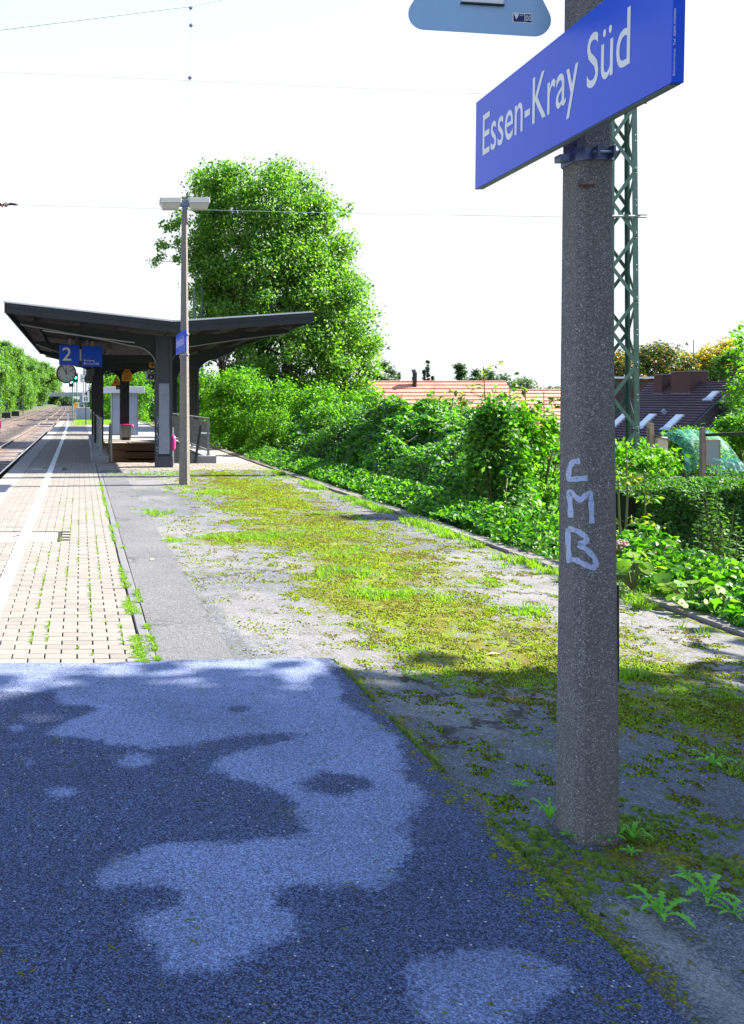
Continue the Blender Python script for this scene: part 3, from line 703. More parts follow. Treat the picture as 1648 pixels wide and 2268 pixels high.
lettering('sticker_lettering', 'RAL', lb, Matrix.Translation((s0.x+.027, -.0037, s0.z-.014)) @ FRONT, M['lettering'], .016, .0055, off=0)
lettering('sticker_number', '00', lb, Matrix.Translation((s0.x+.0495, -.0037, s0.z-.033)) @ FRONT, M['lettering'], .021, .022, off=0)

# ------------------------------------------------------------ lamp post
LX, LY = 1.985, 16.35
lp = thing('lamp_post', 'tall slender concrete post with a two-armed lamp head and small name board', 'lamp', (LX, LY, 0))
_o = octo
octo = lambda r, c: _o(r, r * .62)
pole(lp, 5.22, .102, .052, M['lampconc'])
octo = _o
MB().tube([(0, 0, 5.15), (0, 0, 5.44)], .045, 10).build('collar', M['bluegalv'], lp)
MB().bar((-.16, 0, 5.36), (.16, 0, 5.36), .09, .10).build('cross_arm', M['bluegalv'], lp)
for s_ in (-1, 1):
    h = MB(); x0, x1 = .07, .47; xs_ = sorted((s_ * x0, s_ * x1)); xc = sum(xs_) / 2
    V = [(xs_[0], -.13, 5.35), (xs_[1], -.13, 5.35), (xs_[1], .13, 5.35), (xs_[0], .13, 5.35), (xs_[0]+.0, -.10, 5.46), (xs_[1]-.0, -.10, 5.46), (xs_[1], .10, 5.46), (xs_[0], .10, 5.46)]
    h.add(V, [(0,1,5,4),(1,2,6,5),(2,3,7,6),(3,0,4,7),(4,5,6,7),(0,3,2,1)]); hd = h.build('lamp_head', M['lampbody'], lp, bevel=.008)
    d = MB(); V = [(xs_[0]+.01, -.12, 5.348), (xs_[1]-.01, -.12, 5.348), (xs_[1]-.01, .12, 5.348), (xs_[0]+.01, .12, 5.348), (xs_[0]+.05, -.07, 5.245), (xs_[1]-.05, -.07, 5.245), (xs_[1]-.05, .07, 5.245), (xs_[0]+.05, .07, 5.245)]
    d.add(V, [(0,4,5,1),(1,5,6,2),(2,6,7,3),(3,7,4,0),(4,7,6,5)]); d.build('diffuser', M['lampglass'], hd, bevel=.01)
for zz in (2.87, 2.48):
    P = octo(.084, .034); MB().add([(x, y, zz-.012) for x, y in P] + [(x, y, zz+.012) for x, y in P], [(i, (i+1) % 8, (i+1) % 8 + 8, i+8) for i in range(8)] + [tuple(range(7, -1, -1)), tuple(range(8, 16))]).build('clamp_band', M['galv'], lp)
MB().box(.068, .085, -.04, .04, 1.0, 1.32).build('access_door', M['galv'], lp)
BM2 = Matrix(((0, 0, -1, 1.868), (-1, 0, 0, 16.75), (0, 1, 0, 2.50), (0, 0, 0, 1)))
t2, _ = name_board(BM2, 'small-looking blue name board seen almost edge-on behind the lamp post')

# ------------------------------------------------------------ canopy
CY0, CY1 = 19.4, 36.4
cp = thing('platform_canopy', 'black butterfly-roofed platform canopy on riveted steel columns', 'canopy', (2.05, CY0, 0))
ox, oy = 2.05, CY0
def rel(b): b.v = [(x - ox, y - oy, z) for x, y, z in b.v]; return b
TOP = [(-1.72, 3.83), (2.12, 3.39), (5.27, 3.60)]
def topz(x): return np.interp(x, [p[0] for p in TOP], [p[1] for p in TOP])
rel(MB().prism_y([(x, z) for x, z in TOP] + [(x, z - .07) for x, z in reversed(TOP)], CY0 + .05, CY1 - .05)).build('roof_deck', M['fascia'], cp)
def fascia(y0, y1): return [rel(MB().prism_y([(x0, z0), (x1, z1), (x1, z1 - .235), (x0, z0 - .235)], y0, y1)) for (x0, z0), (x1, z1) in (((-1.72, 3.83), (2.12, 3.39)), ((2.122, 3.39), (5.27, 3.60)))]
for y0, y1 in ((CY0, CY0 + .045), (CY1 - .045, CY1)):
    for b in fascia(y0, y1):
        f = b.build('fascia_board', M['fascia'], cp)
for x0 in (-1.72, 5.23): rel(MB().box(x0, x0 + .04, CY0 + .047, CY1 - .047, topz(x0) - .22, topz(x0) - .002)).build('side_fascia', M['fascia'], cp)
for (xa, za), (xb, zb) in zip(TOP[:-1], TOP[1:]):
    rel(MB().prism_y([(xa - .02, za + .035), (xb, zb + .035), (xb, zb + .001), (xa - .02, za + .001)], CY0 - .015, CY0 + .09)).build('zinc_trim', M['roofedge'], cp)
    rel(MB().prism_y([(xa, za - .09), (xb, zb - .09), (xb, zb - .105), (xa, za - .105)], CY0 - .012, CY0 - .002)).build('fascia_strip', M['fascia'], cp)
# soffit boards
sb = MB(); y = CY0 + .06
while y < CY1 - .15:
    for (xa, za), (xb, zb) in zip(TOP[:-1], TOP[1:]):
        dz = random.uniform(0, .006); q = MB().prism_y([(xa + .06, za - .075), (xb - .01, zb - .075), (xb - .01, zb - .098 - dz), (xa + .06, za - .098 - dz)], y, y + .135); sb.add(q.v, q.f)
    y += .147
rel(sb).build('soffit_boards', M['soffit'], cp, kind='stuff')
for xp in (-1.15, -.1, .95, 3.1, 3.95, 4.75):
    z = float(topz(xp)) - .11; rel(MB().box(xp - .05, xp + .05, CY0 + .1, CY1 - .1, z - .13, z)).build('purlin', M['soffit'], cp)
    rel(MB().box(xp - .08, xp + .08, CY0 + .12, CY0 + .35, z - .20, z - .132)).build('purlin_bracket', M['soffit'], cp)
# curved bracket beams
def arch(xc, zs, xt, zt, sgn, wcol):
    """underside curve from the column (height zs) sweeping out to the tip (xt, zt)"""
    pts = []; x0 = xc + sgn * wcol; zb = zs + .52
    for k in range(9):
        a = R(90 * k / 8); pts.append((x0 + sgn * .62 * (1 - math.cos(a)), zs + (zb - zs) * math.sin(a)))
    x1 = pts[-1][0]
    for k in range(1, 7): pts.append((x1 + (xt - x1) * k / 6, zb + (zt - zb) * (k / 6) ** .9))
    return pts
def beam(y, xc, wcol, tips, zs, th=.05, flange=True, name='bracket_beam'):
    for sgn, xt in ((-1, tips[0]), (1, tips[1])):
        if xt is None: continue
        zt = float(topz(xt)) - .34; low = arch(xc, zs, xt, zt, sgn, wcol)
        up = [(x, float(topz(x)) - .24) for x, _ in low]; b = MB()
        for (a, c), (d, e) in zip(zip(low[:-1], low[1:]), zip(up[:-1], up[1:])):
            P = [a, c, e, d]
            if sgn < 0: P = P[::-1]
            b.prism_y(P, y - th / 2, y + th / 2)
        w_ = rel(b).build(name, M['darksteel'], cp)
        f = MB()
        for a, c in zip(low[:-1], low[1:]):
            P = [(a[0], a[1]), (c[0], c[1]), (c[0], c[1] - .018), (a[0], a[1] - .018)]
            if sgn < 0: P = P[::-1]
            f.prism_y(P, y - .09, y + .09)
        rel(f).build('flange', M['railpost'] if flange else M['darksteel'], w_)
        rv = MB()
        for k in range(1, len(low)):
            a, c = low[k-1], low[k]
            for s_ in (.25, .75): rv.dome((a[0] + (c[0]-a[0]) * s_, y - th/2, a[1] + (c[1]-a[1]) * s_ + .05), .014)
        for i_ in range(5):
            for j_ in range(2): rv.dome((xc + sgn * (wcol + .55 + i_ * .09), y - th/2, float(topz(xc + sgn * (wcol + .7))) - .33 - j_ * .10), .016)
        rel(rv).build('rivets', M['darksteel'], w_, kind='stuff')
def column(x, y, wx_, wy_, zt, plate=False, m=None):
    t_ = bpy.data.objects.new('column', None); link(t_, cp); t_.location = (x - ox, y - oy, 0)
    m = m or M['darksteel']; h = wx_ / 2
    b = MB().box(-h + .02, h - .02, -wy_ / 2 + .03, wy_ / 2 - .03, 0, zt)
    b.build('web', m, t_)
    for s_ in (-1, 1): MB().box(s_ * (h - .035) - .035, s_ * (h - .035) + .035, -wy_/2, -wy_/2 + .029, .0, zt).box(s_ * (h - .035) - .035, s_ * (h - .035) + .035, wy_/2 - .029, wy_/2, .0, zt).build('angle_iron', m, t_)
    rv = MB(); z = .1
    while z < zt - .1:
        for s_ in (-1, 1): rv.dome((s_ * (h - .035), -wy_/2, z), .014)
        z += .11
    rv.build('rivets', m, t_, kind='stuff')
    if plate:
        MB().box(-h + .075, h - .075, -wy_/2 - .012, -wy_/2 + .028, .33, 2.02).build('cover_plate', M['colplate'], t_, bevel=.003)
        MB().box(-h - .01, h + .01, -wy_/2 - .02, -wy_/2 - .001, 0, .27).build('foot_plate', m, t_)
        bl_ = MB()
        for px, pz in ((-.05, .42), (.05, .42), (0, 1.75), (0, .14), (.09, .14)): bl_.dome((px, -wy_/2 - (.012 if pz > .3 else .02), pz), .013)
        bl_.build('bolts', M['black'], t_, kind='stuff')
        fl = MB()
        for k in range(26): 
            z = .35 + random.random() * .9; x_ = -h + .035 + random.gauss(0, .014); r_ = random.uniform(.008, .022); fl.add([(x_ - r_*.6, -wy_/2 - .0015, z - r_), (x_ + r_*.6, -wy_/2 - .0015, z - r_*.6), (x_ + r_*.4, -wy_/2 - .0015, z + r_), (x_ - r_*.5, -wy_/2 - .0015, z + r_*.7)], [(0, 1, 2, 3)])
        fl.build('flaked_paint', M['lead'], t_, kind='stuff')
    return t_
column(2.01, 20.75, .40, .32, 3.16, True, M['colsteel'])
beam(20.75, 2.01, .17, (-1.45, 5.05), 2.42)
for y in (28., 34.2):
    for x in (.60, 3.70): column(x, y, .30, .28, 3.1)
    beam(y, .60, .13, (-1.45, None), 2.45, flange=True); beam(y, 3.70, .13, (None, 5.05), 2.45)
    b = MB().box(.47, 3.83, y - .05, y + .05, 2.86, 3.10); rel(b).build('cross_beam', M['darksteel'], cp)
    low = arch(.60, 2.35, 2.1, 2.8, 1, .13)[:9]; low2 = arch(3.70, 2.35, 2.1, 2.8, -1, .13)[:9]
    for L_ in (low, low2):
        b = MB()
        for a, c in zip(L_[:-1], L_[1:]):
            P = [a, c, (c[0], 2.88), (a[0], 2.88)]
            if c[0] < a[0]: P = P[::-1]
            b.prism_y(P, y - .025, y + .025)
        rel(b).build('gusset', M['darksteel'], cp)
column(1.84, 35.75, .38, .34, 3.15); beam(35.75, 1.84, .17, (-1.45, 5.05), 2.35, flange=False)
rel(MB().tube([(1.3, 20.6, 3.0), (-.9, 20.4, 3.28)], .018, 6)).build('conduit', M['galv'], cp)
# hanging bulb on the front column bracket
rel(MB().tube([(2.42, 20.62, 2.75), (2.42, 20.62, 2.95)], .012, 6).tube([(2.42, 20.62, 2.72), (2.42, 20.62, 2.66), (2.42, 20.62, 2.60)], [.02, .045, .02], 8)).build('hanging_lamp', M['roofedge'], cp)

# ------------------------------------------------------------ things hanging from or fixed to the canopy
YP = 25.3
def pan(name, label, x0, x1, y0, y1, Yp, words, cat='sign', tilt=-.022):
    a = W(x0, y1, Yp); b_ = W(x1, y0, Yp); w_, h_ = b_.x - a.x, b_.z - a.z
    t = thing(name, label, cat, (a.x, Yp, a.z)); t.rotation_euler = (0, -tilt * 0 + .022, 0)
    MB().box(0, w_, -.06, .06, 0, h_).build('panel', M['blue'], t, bevel=.006)
    for (s, x, z, hh, ww) in words: lettering('lettering', s, t, Matrix.Translation((x * w_, -.0605, z * h_)) @ FRONT, M['lettering'], ww * w_ if ww else None, hh * h_, off=.002)
    return t, w_, h_
t, w_, h_ = pan('track_number_sign', 'blue panel with a big white 2 hanging under the canopy', 130.6, 175.5, 763.5, 808, YP, [('2', .16, .22, .68, .44)])
MB().tube([(w_ * .52, 0, h_), (w_ * .52, 0, h_ + .19)], .045, 10).build('hanger', M['boardedge'], t)
t, w_, h_ = pan('direction_sign', 'blue destination panel hanging right of the big white 2', 181, 226, 766, 811, YP, [('Richtung', .11, .24, .10, .52), ('Bochum', .11, .09, .10, .50), ('Hbf', .65, .09, .10, .20)])
MB().tube([(w_ * .5, 0, h_), (w_ * .5, 0, h_ + .14)], .035, 10).tube([(w_ * .25, .05, h_), (w_ * .25, .05, h_ + .2)], .02, 6).build('hanger', M['boardedge'], t)
a = W(176.3, 801, YP + .02); t = thing('divider_light', 'narrow white upright bar between the two blue hanging panels', 'sign', (a.x, YP + .02, a.z)); MB().box(0, .052, -.03, .03, .02, .37).build('bar', M['lettering'], t, bevel=.004); MB().box(-.002, .056, -.034, .034, -.14, .015).build('bar_foot', M['black'], t); MB().tube([(.026, 0, .37), (.026, 0, .62)], .015, 6).build('hanger', M['black'], t)
# clock
cc_ = W(147, 826.5, 28.); t = thing('station_clock', 'round station clock with black rim below the panel showing 2', 'clock', tuple(cc_))
rc = .33
def ringp(r0, r1, y0, y1, n=40):
    b = MB(); 
    for k in range(n):
        a = 2*math.pi*k/n; c, s_ = math.cos(a), math.sin(a); b.v += [(r0*c, y0, r0*s_), (r1*c, y0, r1*s_), (r1*c, y1, r1*s_), (r0*c, y1, r0*s_)]
    for k in range(n):
        i_ = 4*k; j_ = 4*((k+1) % n)
        for q in range(4): b.f.append((i_+q, j_+q, j_+(q+1) % 4, i_+(q+1) % 4))
    return b
ringp(rc*.88, rc, -.09, .09).build('rim', M['black'], t, smooth=False)
for s_ in (-1, 1):
    b = MB(); b.v = [(rc*.88*math.cos(2*math.pi*k/40), s_*.06, rc*.88*math.sin(2*math.pi*k/40)) for k in range(40)]; b.f = [tuple(range(40)) if s_ < 0 else tuple(range(39, -1, -1))]; d = b.build('dial', M['dial'], t)
mk = MB()
for k in range(12):
    a = 2*math.pi*k/12; c, s_ = math.sin(a), math.cos(a); mk.bar((c*rc*.66, -.0615, s_*rc*.66), (c*rc*.83, -.0615, s_*rc*.83), .026, .004, up=(0, 1, 0))
mk.build('hour_marks', M['black'], t, kind='stuff')
def hand(ang, l0, l1, w0, y): c, s_ = math.sin(R(ang)), math.cos(R(ang)); return MB().bar((c*l0, y, s_*l0), (c*l1, y, s_*l1), w0, .004, up=(0, 1, 0))
hand(-32, -.06, rc*.80, .020, -.066).build('minute_hand', M['black'], t); hand(-4, -.05, rc*.52, .026, -.070).build('hour_hand', M['black'], t)
h_ = hand(62, -.07, rc*.50, .009, -.074); c, s_ = math.sin(R(62)), math.cos(R(62)); q = ringp(.018, .028, -.076, -.073, 12); h_.add([(x + c*rc*.56, y, z + s_*rc*.56) for x, y, z in q.v], q.f); h_.build('second_hand', M['black'], t)
MB().box(-.025, .025, -.064, -.061, -.17, -.14).build('clock_badge', plain('clock_red', (.25, .03, .03)), t)
MB().tube([(0, 0, rc), (0, 0, .75)], .025, 8).build('hanger', M['black'], t)
# loudspeakers
for (x, y, lab) in ((199, 823, 'upper black loudspeaker on the column right of the clock'), (196, 837, 'lower black loudspeaker below the other one beside the stop board')):
    p = W(x, y, 27.6); t = thing('loudspeaker', lab, 'loudspeaker', tuple(p), 'loudspeakers on the left canopy column'); t.rotation_euler = (.25, 0, .2)
    b = MB(); V = [(-.07, .1, -.06), (.07, .1, -.06), (.07, .1, .06), (-.07, .1, .06), (-.14, -.1, -.11), (.14, -.1, -.11), (.14, -.1, .11), (-.14, -.1, .11)]
    b.add(V, [(0,3,2,1)[::-1], (4,5,6,7), (0,1,5,4), (1,2,6,5), (2,3,7,6), (3,0,4,7)]); b.build('horn', M['black'], t)
    g = MB()
    for k in range(-2, 3): g.box(k*.05 - .003, k*.05 + .003, -.106, -.101, -.1, .1).box(-.13, .13, -.106, -.101, k*.045 - .003, k*.045 + .003)
    g.build('grille', M['galv'], t, kind='stuff'); MB().tube([(0, .08, 0), (.25, .3, .0)], .015, 6).build('bracket', M['black'], t)
# monitor by the front column, warning signs
p = W(333, 833, 20.9); t = thing('monitor', 'small dark monitor in a grey hood on the left of the front column', 'monitor', tuple(p)); t.rotation_euler = (.15, 0, .15)
MB().box(-.10, .10, -.06, .1, -.08, .075).build('housing', M['railpost'], t, bevel=.008); MB().box(-.075, .075, -.066, -.0605, -.055, .052).build('screen', M['black'], t)
MB().box(-.02, .02, -.069, -.0665, -.02, .0).build('screen_mark', M['lettering'], t); MB().tube([(0, .02, .07), (0, .02, .16), (.14, -.02, .16)], .012, 6).build('bracket', M['black'], t)
def warn(label, x0, x1, yt, yb, Yd, plate=True, rz=0, px=None):
    a = W(x0, yb, Yd); b_ = W(x1, yt, Yd); w_, h_ = b_.x - a.x, b_.z - a.z; t = thing('warning_sign', label, 'sign', ((a.x + b_.x) / 2, Yd, a.z)); t.rotation_euler = (0, 0, rz)
    th = h_ * (.52 if plate else 1); z0 = h_ - th; hw = w_ / 2
    MB().prism_y([(-hw, z0), (hw, z0), (hw*.12, h_), (-hw*.12, h_)], -.004, .004).build('triangle', M['orange'], t)
    bz = MB(); iw = hw * .80
    T = [(-iw, z0 + .06*th), (iw, z0 + .06*th), (0, h_ - .10*th)]; c = (sum(p_[0] for p_ in T)/3, sum(p_[1] for p_ in T)/3); I = [(c[0] + (p_[0]-c[0])*.80, c[1] + (p_[1]-c[1])*.80) for p_ in T]
    for k in range(3): bz.add([(T[k][0], -.0065, T[k][1]), (T[(k+1)%3][0], -.0065, T[(k+1)%3][1]), (I[(k+1)%3][0], -.0065, I[(k+1)%3][1]), (I[k][0], -.0065, I[k][1])], [(0, 1, 2, 3)])
    bz.build('border', M['black'], t)
    zc = z0 + th * .3; sy = MB().box(-hw*.3, hw*.1, -.007, -.005, zc - .05*th, zc + .22*th).box(hw*.12, hw*.32, -.007, -.005, zc, zc + .12*th); sy.build('symbol', plain('sign_red', (.3, .03, .02)) if plate else M['pink'], t)
    if plate:
        MB().box(-hw*.98, hw*.98, -.004, .004, 0, z0 - .012).build('text_plate', M['orange'], t)
        tl = MB()
        for k in range(5): tl.box(-hw*.7, hw*(.7 - .15*(k % 2)), -.0062, -.0045, z0*(.18 + .15*k), z0*(.18 + .15*k) + .018)
        tl.build('text_lines', M['black'], t, kind='stuff')
    return t
warn('orange warning sign with text plate on the far middle column', 270, 293.5, 813.5, 844, 35.5)
t = warn('orange warning triangle fixed left of the far middle column', 245.5, 269, 834.5, 855.5, 35.6, False); MB().bar((.1, .02, .2), (.42, .06, .2), .03).build('bracket', M['black'], t)
t = warn('orange warning sign hanging in shade, half hidden by the front column', 331, 349, 793, 814, 28.0); MB().tube([(0, 0, .3), (0, 0, .55)], .015, 6).build('hanger', M['black'], t)
p = W(262, 858, 35.4); t = thing('camera_box', 'small black camera box under the orange triangle', 'camera', tuple(p)); MB().box(-.10, .10, -.12, .1, -.08, .06).box(-.13, .13, -.14, .1, .061, .075).build('body', M['black'], t); MB().bar((.05, .0, .0), (.30, .1, .04), .03).build('bracket', M['black'], t); MB().tube([(0, -.14, -.01), (0, -.12, -.01)], .04, 10).build('lens', M['glass'], t)

# ------------------------------------------------------------ stairwell surround
def parapet(x0, x1, label, side):
    t = thing('stair_parapet', label, 'parapet', ((x0 + x1) / 2, 22.06, 0)); w_ = (x1 - x0) / 2
    for k in range(4):
        y0, y1 = k * 3.3, (k + 1) * 3.3 - .01; z = .19 + .05 * (k > 0); MB().cbox(-w_ - .03 * (k == 0), w_ + .03 * (k == 0), y0, y1, -.6, z, .01).build('base_block', M['parapet'], t)
    # wall lining that slopes down into the well
    s_ = 1 if side < 0 else -1
    MB().box(*sorted((s_ * w_ + s_ * .002, s_ * w_ + s_ * .05)), .3, 12.6, -2.2, .18).build('well_wall', M['parapet'], t)
    return t
pl = parapet(.33, .70, 'low grey plinth on the track side of the stairs', -1); pr_ = parapet(3.06, 3.47, 'low grey plinth on the bush side of the stairs', 1)
def railing(x, label):
    t = thing('stair_railing', label, 'railing', (x, 22.2, .2), 'railings on the stair plinths')
    for k in range(8):
        y = k * 1.62; MB().box(-.028, .028, y - .028, y + .028, 0.0 if k < 1 else .04, .93).build('post', M['railpost'], t)
        MB().box(-.05, .05, y - .05, y + .05, .0 if k < 1 else .035, .02 if k < 1 else .06).build('foot', M['railpost'], t)
        if k < 7:
            p = MB().box(-.008, .008, y + .06, y + 1.56, .16, .86).build('panel', M['panelgrey'], t)
            g = MB()
            for q in range(1, 6): g.box(-.016, .016, y + .06 + q * .25, y + .075 + q * .25, .16, .86)
            for q in range(1, 4): g.box(-.0155, .0155, y + .06, y + 1.56, .16 + q * .175, .17 + q * .175)
            g.build('panel_bars', M['galv'], p)
    MB().box(-.04, .04, -.03, 11.4, .932, .965).build('top_rail', M['railpost'], t); MB().box(-.02, .02, .03, 11.3, .10, .14).build('bottom_rail', M['railpost'], t)
railing(.535, 'grey panelled railing on the track side of the stairs'); railing(3.31, 'grey panelled railing on the bush side of the stairs')
def handrail(x0, z0, x1, z1, label, back, m):
    t = thing('handrail', label, 'handrail', (x0, 22.25, 0)); MB().tube([(0, 0, -.2), (0, 0, z0)], .028, 8).build('post', m, t); MB().tube([(0, 0, z0), (0, .8, z0), (0, 5, z0 - 2.6)], .025, 8).build('rail', m, t); return t
handrail(.80, .98, 0, 0, 'slim grey handrail at the top of the stairs beside the plinth', 0, M['railpost'])
t = thing('leaning_handrail', 'dark slanting handrail bar before the right-hand railing', 'handrail', (2.93, 21.95, 0)); MB().bar((0, 0, 0), (.16, .1, .97), .055).build('bar', M['darksteel'], t); MB().bar((.16, .1, .78), (.42, .3, .76), .035).build('tie', M['railpost'], t); MB().box(-.1, .12, -.04, .04, 0, .02).build('foot', M['darksteel'], t)
# well: floor of the flight, far wall of brown boards
st = thing('stairs', 'stairs leading down under the canopy between the grey plinths', 'stairs', (1.9, 22.3, 0))
for k in range(11): MB().box(-1.15, 1.10, k * .3 + .002, (k + 1) * .3, -2.0, -.17 * (k + 1)).build('step', M['parapet'], st)
MB().box(-1.15, 1.10, -.25, .0, -.6, -.004).build('landing_edge', M['slab'], st)
bw = thing('stair_end_wall', 'brown boarded wall at the far end of the stairwell', 'wall', (1.9, 32.45, 0))
MB().box(-1.15, 1.10, .05, .15, -2.2, -.02).build('backing', M['wood'], bw)
for k in range(6):
    for (xa, xb) in ((-1.14, -.005), (.005, 1.09)): MB().cbox(xa, xb, -.02 - .004 * (k % 2), .045, -.30 * (k + 1) + .02, -.30 * k - .03, .006).build('plank', M['wood'], bw)
MB().box(-1.15, 1.1, -.06, .15, -.018, .012).build('coping', M['boardedge'], bw)
for k in range(1, 5):
    xa = -1.1 + random.random() * .9; MB().box(xa, xa + random.uniform(.7, 1.0), -.03, -.022, -.30 * k - .018, -.30 * k + .0).build('sun_strip', M['boardedge'], bw)  # pale strips give the streaks of sun on the boards as colour
# slim post with pink bag beside the front column
t = thing('pink_bag_post', 'slim white post with a bright pink bag beside the front column', 'post', (2.27, 21.0, 0)); MB().box(-.02, .02, -.02, .02, 0, .95).build('post', M['lettering'], t)
MB().tube([(0, -.03, .38), (.0, -.035, .45), (.01, -.035, .62), (0, -.035, .72), (-.01, -.03, .76)], [.02, .06, .055, .06, .02], 8).build('bag', M['pink'], t, smooth=True)
# litter bin
t = thing('litter_bin', 'square grey litter bin with pink bag rim in front of the far column', 'bin', (1.845, 35.0, 0))
MB().cbox(-.21, .21, -.17, .17, .13, .60, .01).build('body', M['bin'], t); MB().box(-.215, .215, -.175, .175, .602, .65).build('bag_rim', M['pink'], t)
MB().tube([(.2, -.1, .62), (.27, -.14, .60), (.29, -.15, .54), (.25, -.16, .50)], [.03, .05, .04, .01], 7).build('bag_knot', M['pink'], t, smooth=True)
for s_ in (-1, 1): MB().box(s_*.2 - .015, s_*.2 + .015, -.015, .015, 0, .62).build('leg', M['galv'], t).location = (0, -.18, 0)
MB().box(-.17, .17, -.12, .12, 0, .125).build('base', M['black'], t)
# kiosk
t = thing('lift_kiosk', 'blue-grey cabin with a projecting white flat roof beyond the stairs', 'cabin', (2.07, 40, 0))
MB().box(-.60, .62, 0, 1.5, 0, 1.97).build('wall', M['kiosk'], t)
for x in (-.595, .59): MB().box(x, x + .03, -.015, -.001, .02, 1.96).build('corner_strip', M['railpost'], t)
MB().box(-.97, .92, -.25, 1.8, 1.972, 2.26).build('roof', M['kioskroof'], t, bevel=.01)
MB().box(-.55, -.02, -.012, -.001, .06, 1.9).build('door', M['kiosk'], t); MB().box(.03, .56, -.012, -.001, .06, 1.9).build('panel', M['kiosk'], t)

# ------------------------------------------------------------ far end of the platform
t = thing('stop_board', 'white board with 4 above 8 on a thin dark post', 'sign', (.36, 56.5, 0))
MB().tube([(0, 0, 0), (0, 0, 2.9)], .035, 8).build('post', M['darksteel'], t); bd = MB().box(-.23, .23, -.05, -.04, 1.52, 2.26).build('board', M['lettering'], t)
lettering('figure', '4', t, Matrix.Translation((0, -.052, 1.93)) @ FRONT, M['black'], .26, .30, 'CENTER'); lettering('figure', '8', t, Matrix.Translation((0, -.052, 1.58)) @ FRONT, M['black'], .26, .30, 'CENTER')
def hboard(x, y, Yd, lab):
    p = W(x, y, Yd); t = thing('halt_board', lab, 'sign', (p.x, Yd, 0)); MB().tube([(0, .03, -.4), (0, .03, p.z + .3)], .04, 8).build('post', M['green'], t)
    MB().box(-.24, .24, -.02, .0, p.z - .33, p.z + .33).build('board', M['black'], t); MB().box(-.20, .20, -.024, -.0205, p.z - .29, p.z + .29).build('face', M['lettering'], t)
    lettering('letter', 'H', t, Matrix.Translation((0, -.026, p.z - .20)) @ FRONT, M['black'], .28, .40, 'CENTER')
hboard(184.5, 838, 72, 'halt board with a black H on white, left of the speakers'); hboard(190, 824, 78, 'halt board with a black H partly behind the upper loudspeaker')
t = thing('equipment_cabinet', 'grey switch cabinet on dark legs at the platform end', 'cabinet', (.17, 68.6, -.3))
MB().box(-.58, .58, 0, .5, .42, 1.32).build('body', M['kiosk'], t, bevel=.01); MB().box(-.62, .62, -.04, .54, 1.322, 1.37).build('lid', M['kioskroof'], t)
for x in (-.5, .45): MB().box(x, x + .06, .05, .11, 0, .418).build('leg', M['black'], t)
MB().box(-.6, .6, -.02, .5, .30, .40).build('rack', M['black'], t)
def disc(b, r, y, n=20, z=0, x=0): i0 = len(b.v); b.v += [(x + r*math.cos(2*math.pi*k/n), y, z + r*math.sin(2*math.pi*k/n)) for k in range(n)]; b.f.append(tuple(i0 + k for k in range(n))); return b
t = thing('round_sign', 'round orange sign with a black 1 on a post beside the grey cabinet', 'sign', (-.36, 66.5, 0)); MB().tube([(0, 0, -.3), (0, 0, 1.25)], .025, 6).build('post', M['galv'], t)
MB().box(-.1, .26, .003, .015, 1.08, 1.5).build('back_board', M['lettering'], t); disc(MB(), .21, -.002, z=1.28).build('disc', M['orange'], t); lettering('figure', '1', t, Matrix.Translation((0, -.004, 1.17)) @ FRONT, M['black'], None, .22, 'CENTER')
def signal(x, y, Yd, h0, lab):
    p = W(x, y, Yd); t = thing('railway_signal', lab, 'signal', (p.x + .12, Yd, -.9), 'green signals beyond the platform'); z = p.z + .9
    MB().tube([(0, .1, 0), (0, .1, z + .3)], .055, 8).build('post', M['green'], t); MB().box(-.32, .10, -.05, .05, z - .42, z + .42).build('head', M['black'], t, bevel=.02)
    disc(MB(), .105, -.055, 16, z, -.12).build('green_lamp', M['green_light'], t)
    MB().tube([(-.12 + .13*math.cos(a), -.056 - .16*(math.sin(a) > -.2), z + .13*math.sin(a)) for a in (0, .5, 1, 1.57, 2.1, 2.6, 3.14)], .015, 5).build('hood', M['black'], t)
    l = MB(); 
    for s_ in (-.22, .02): l.bar((s_, .22, 0), (s_, .22, z - .3), .03)
    for k in range(int(z / .35)): l.bar((-.22, .22, k*.35), (.02, .22, k*.35), .022)
    l.build('ladder', M['green'], t)
signal(157.6, 846, 76, 0, 'lower green railway signal just under the clock'); signal(167.6, 836.5, 80, 0, 'upper green railway signal right of the clock')
# stub posts and boxes beside the tracks
for (x, y, yy, lab) in ((139.5 - 0, 904, 120, 'small white trackside marker post beyond the platform'),):
    p = W(x + 11, 905, 110); t = thing('marker_post', lab, 'post', (p.x, 110, -.9)); MB().box(-.1, .1, -.05, .05, 0, 1.0).build('post', M['lettering'], t); MB().box(-.12, .12, -.06, .06, 1.002, 1.1).build('cap', M['black'], t)
t = thing('magenta_board', 'small magenta board at the left border beside the far track', 'sign', (-6.05, 64.5, -.95)); MB().box(-.05, .10, -.02, .0, .5, 1.05).build('board', M['pink'], t); MB().box(0, .04, .002, .03, 0, .6).build('post', M['galv'], t)
for (x, y, lab) in ((-10.2, 118, 'dark cable box under the trees at the far left'), (-10.0, 132, 'dark cable box farther along the tree line')):
    t = thing('cable_box', lab, 'box', (x, y, -.75)); MB().box(-.6, .6, -.3, .3, 0, .75).build('body', M['darksteel'], t); MB().box(-.65, .65, -.35, .35, .752, .8).build('lid', M['sleeper'], t)
# bridge closing the view
t = thing('road_bridge', 'pale road bridge crossing the tracks far away', 'bridge', (-5, 420, -1.2))
MB().box(-16, 16, 0, 8, 5.0, 6.0).build('deck', plain('bridge_concrete', (.30, .36, .38), .8), t)
for x in (-14, 4.5): MB().box(x, x + 3, 0, 8, 0, 4.995).build('abutment', plain('bridge_abutment', (.26, .32, .34), .8), t)
MB().box(-16, 16, .1, .2, 6.002, 7.0).build('parapet', M['galv'], t)

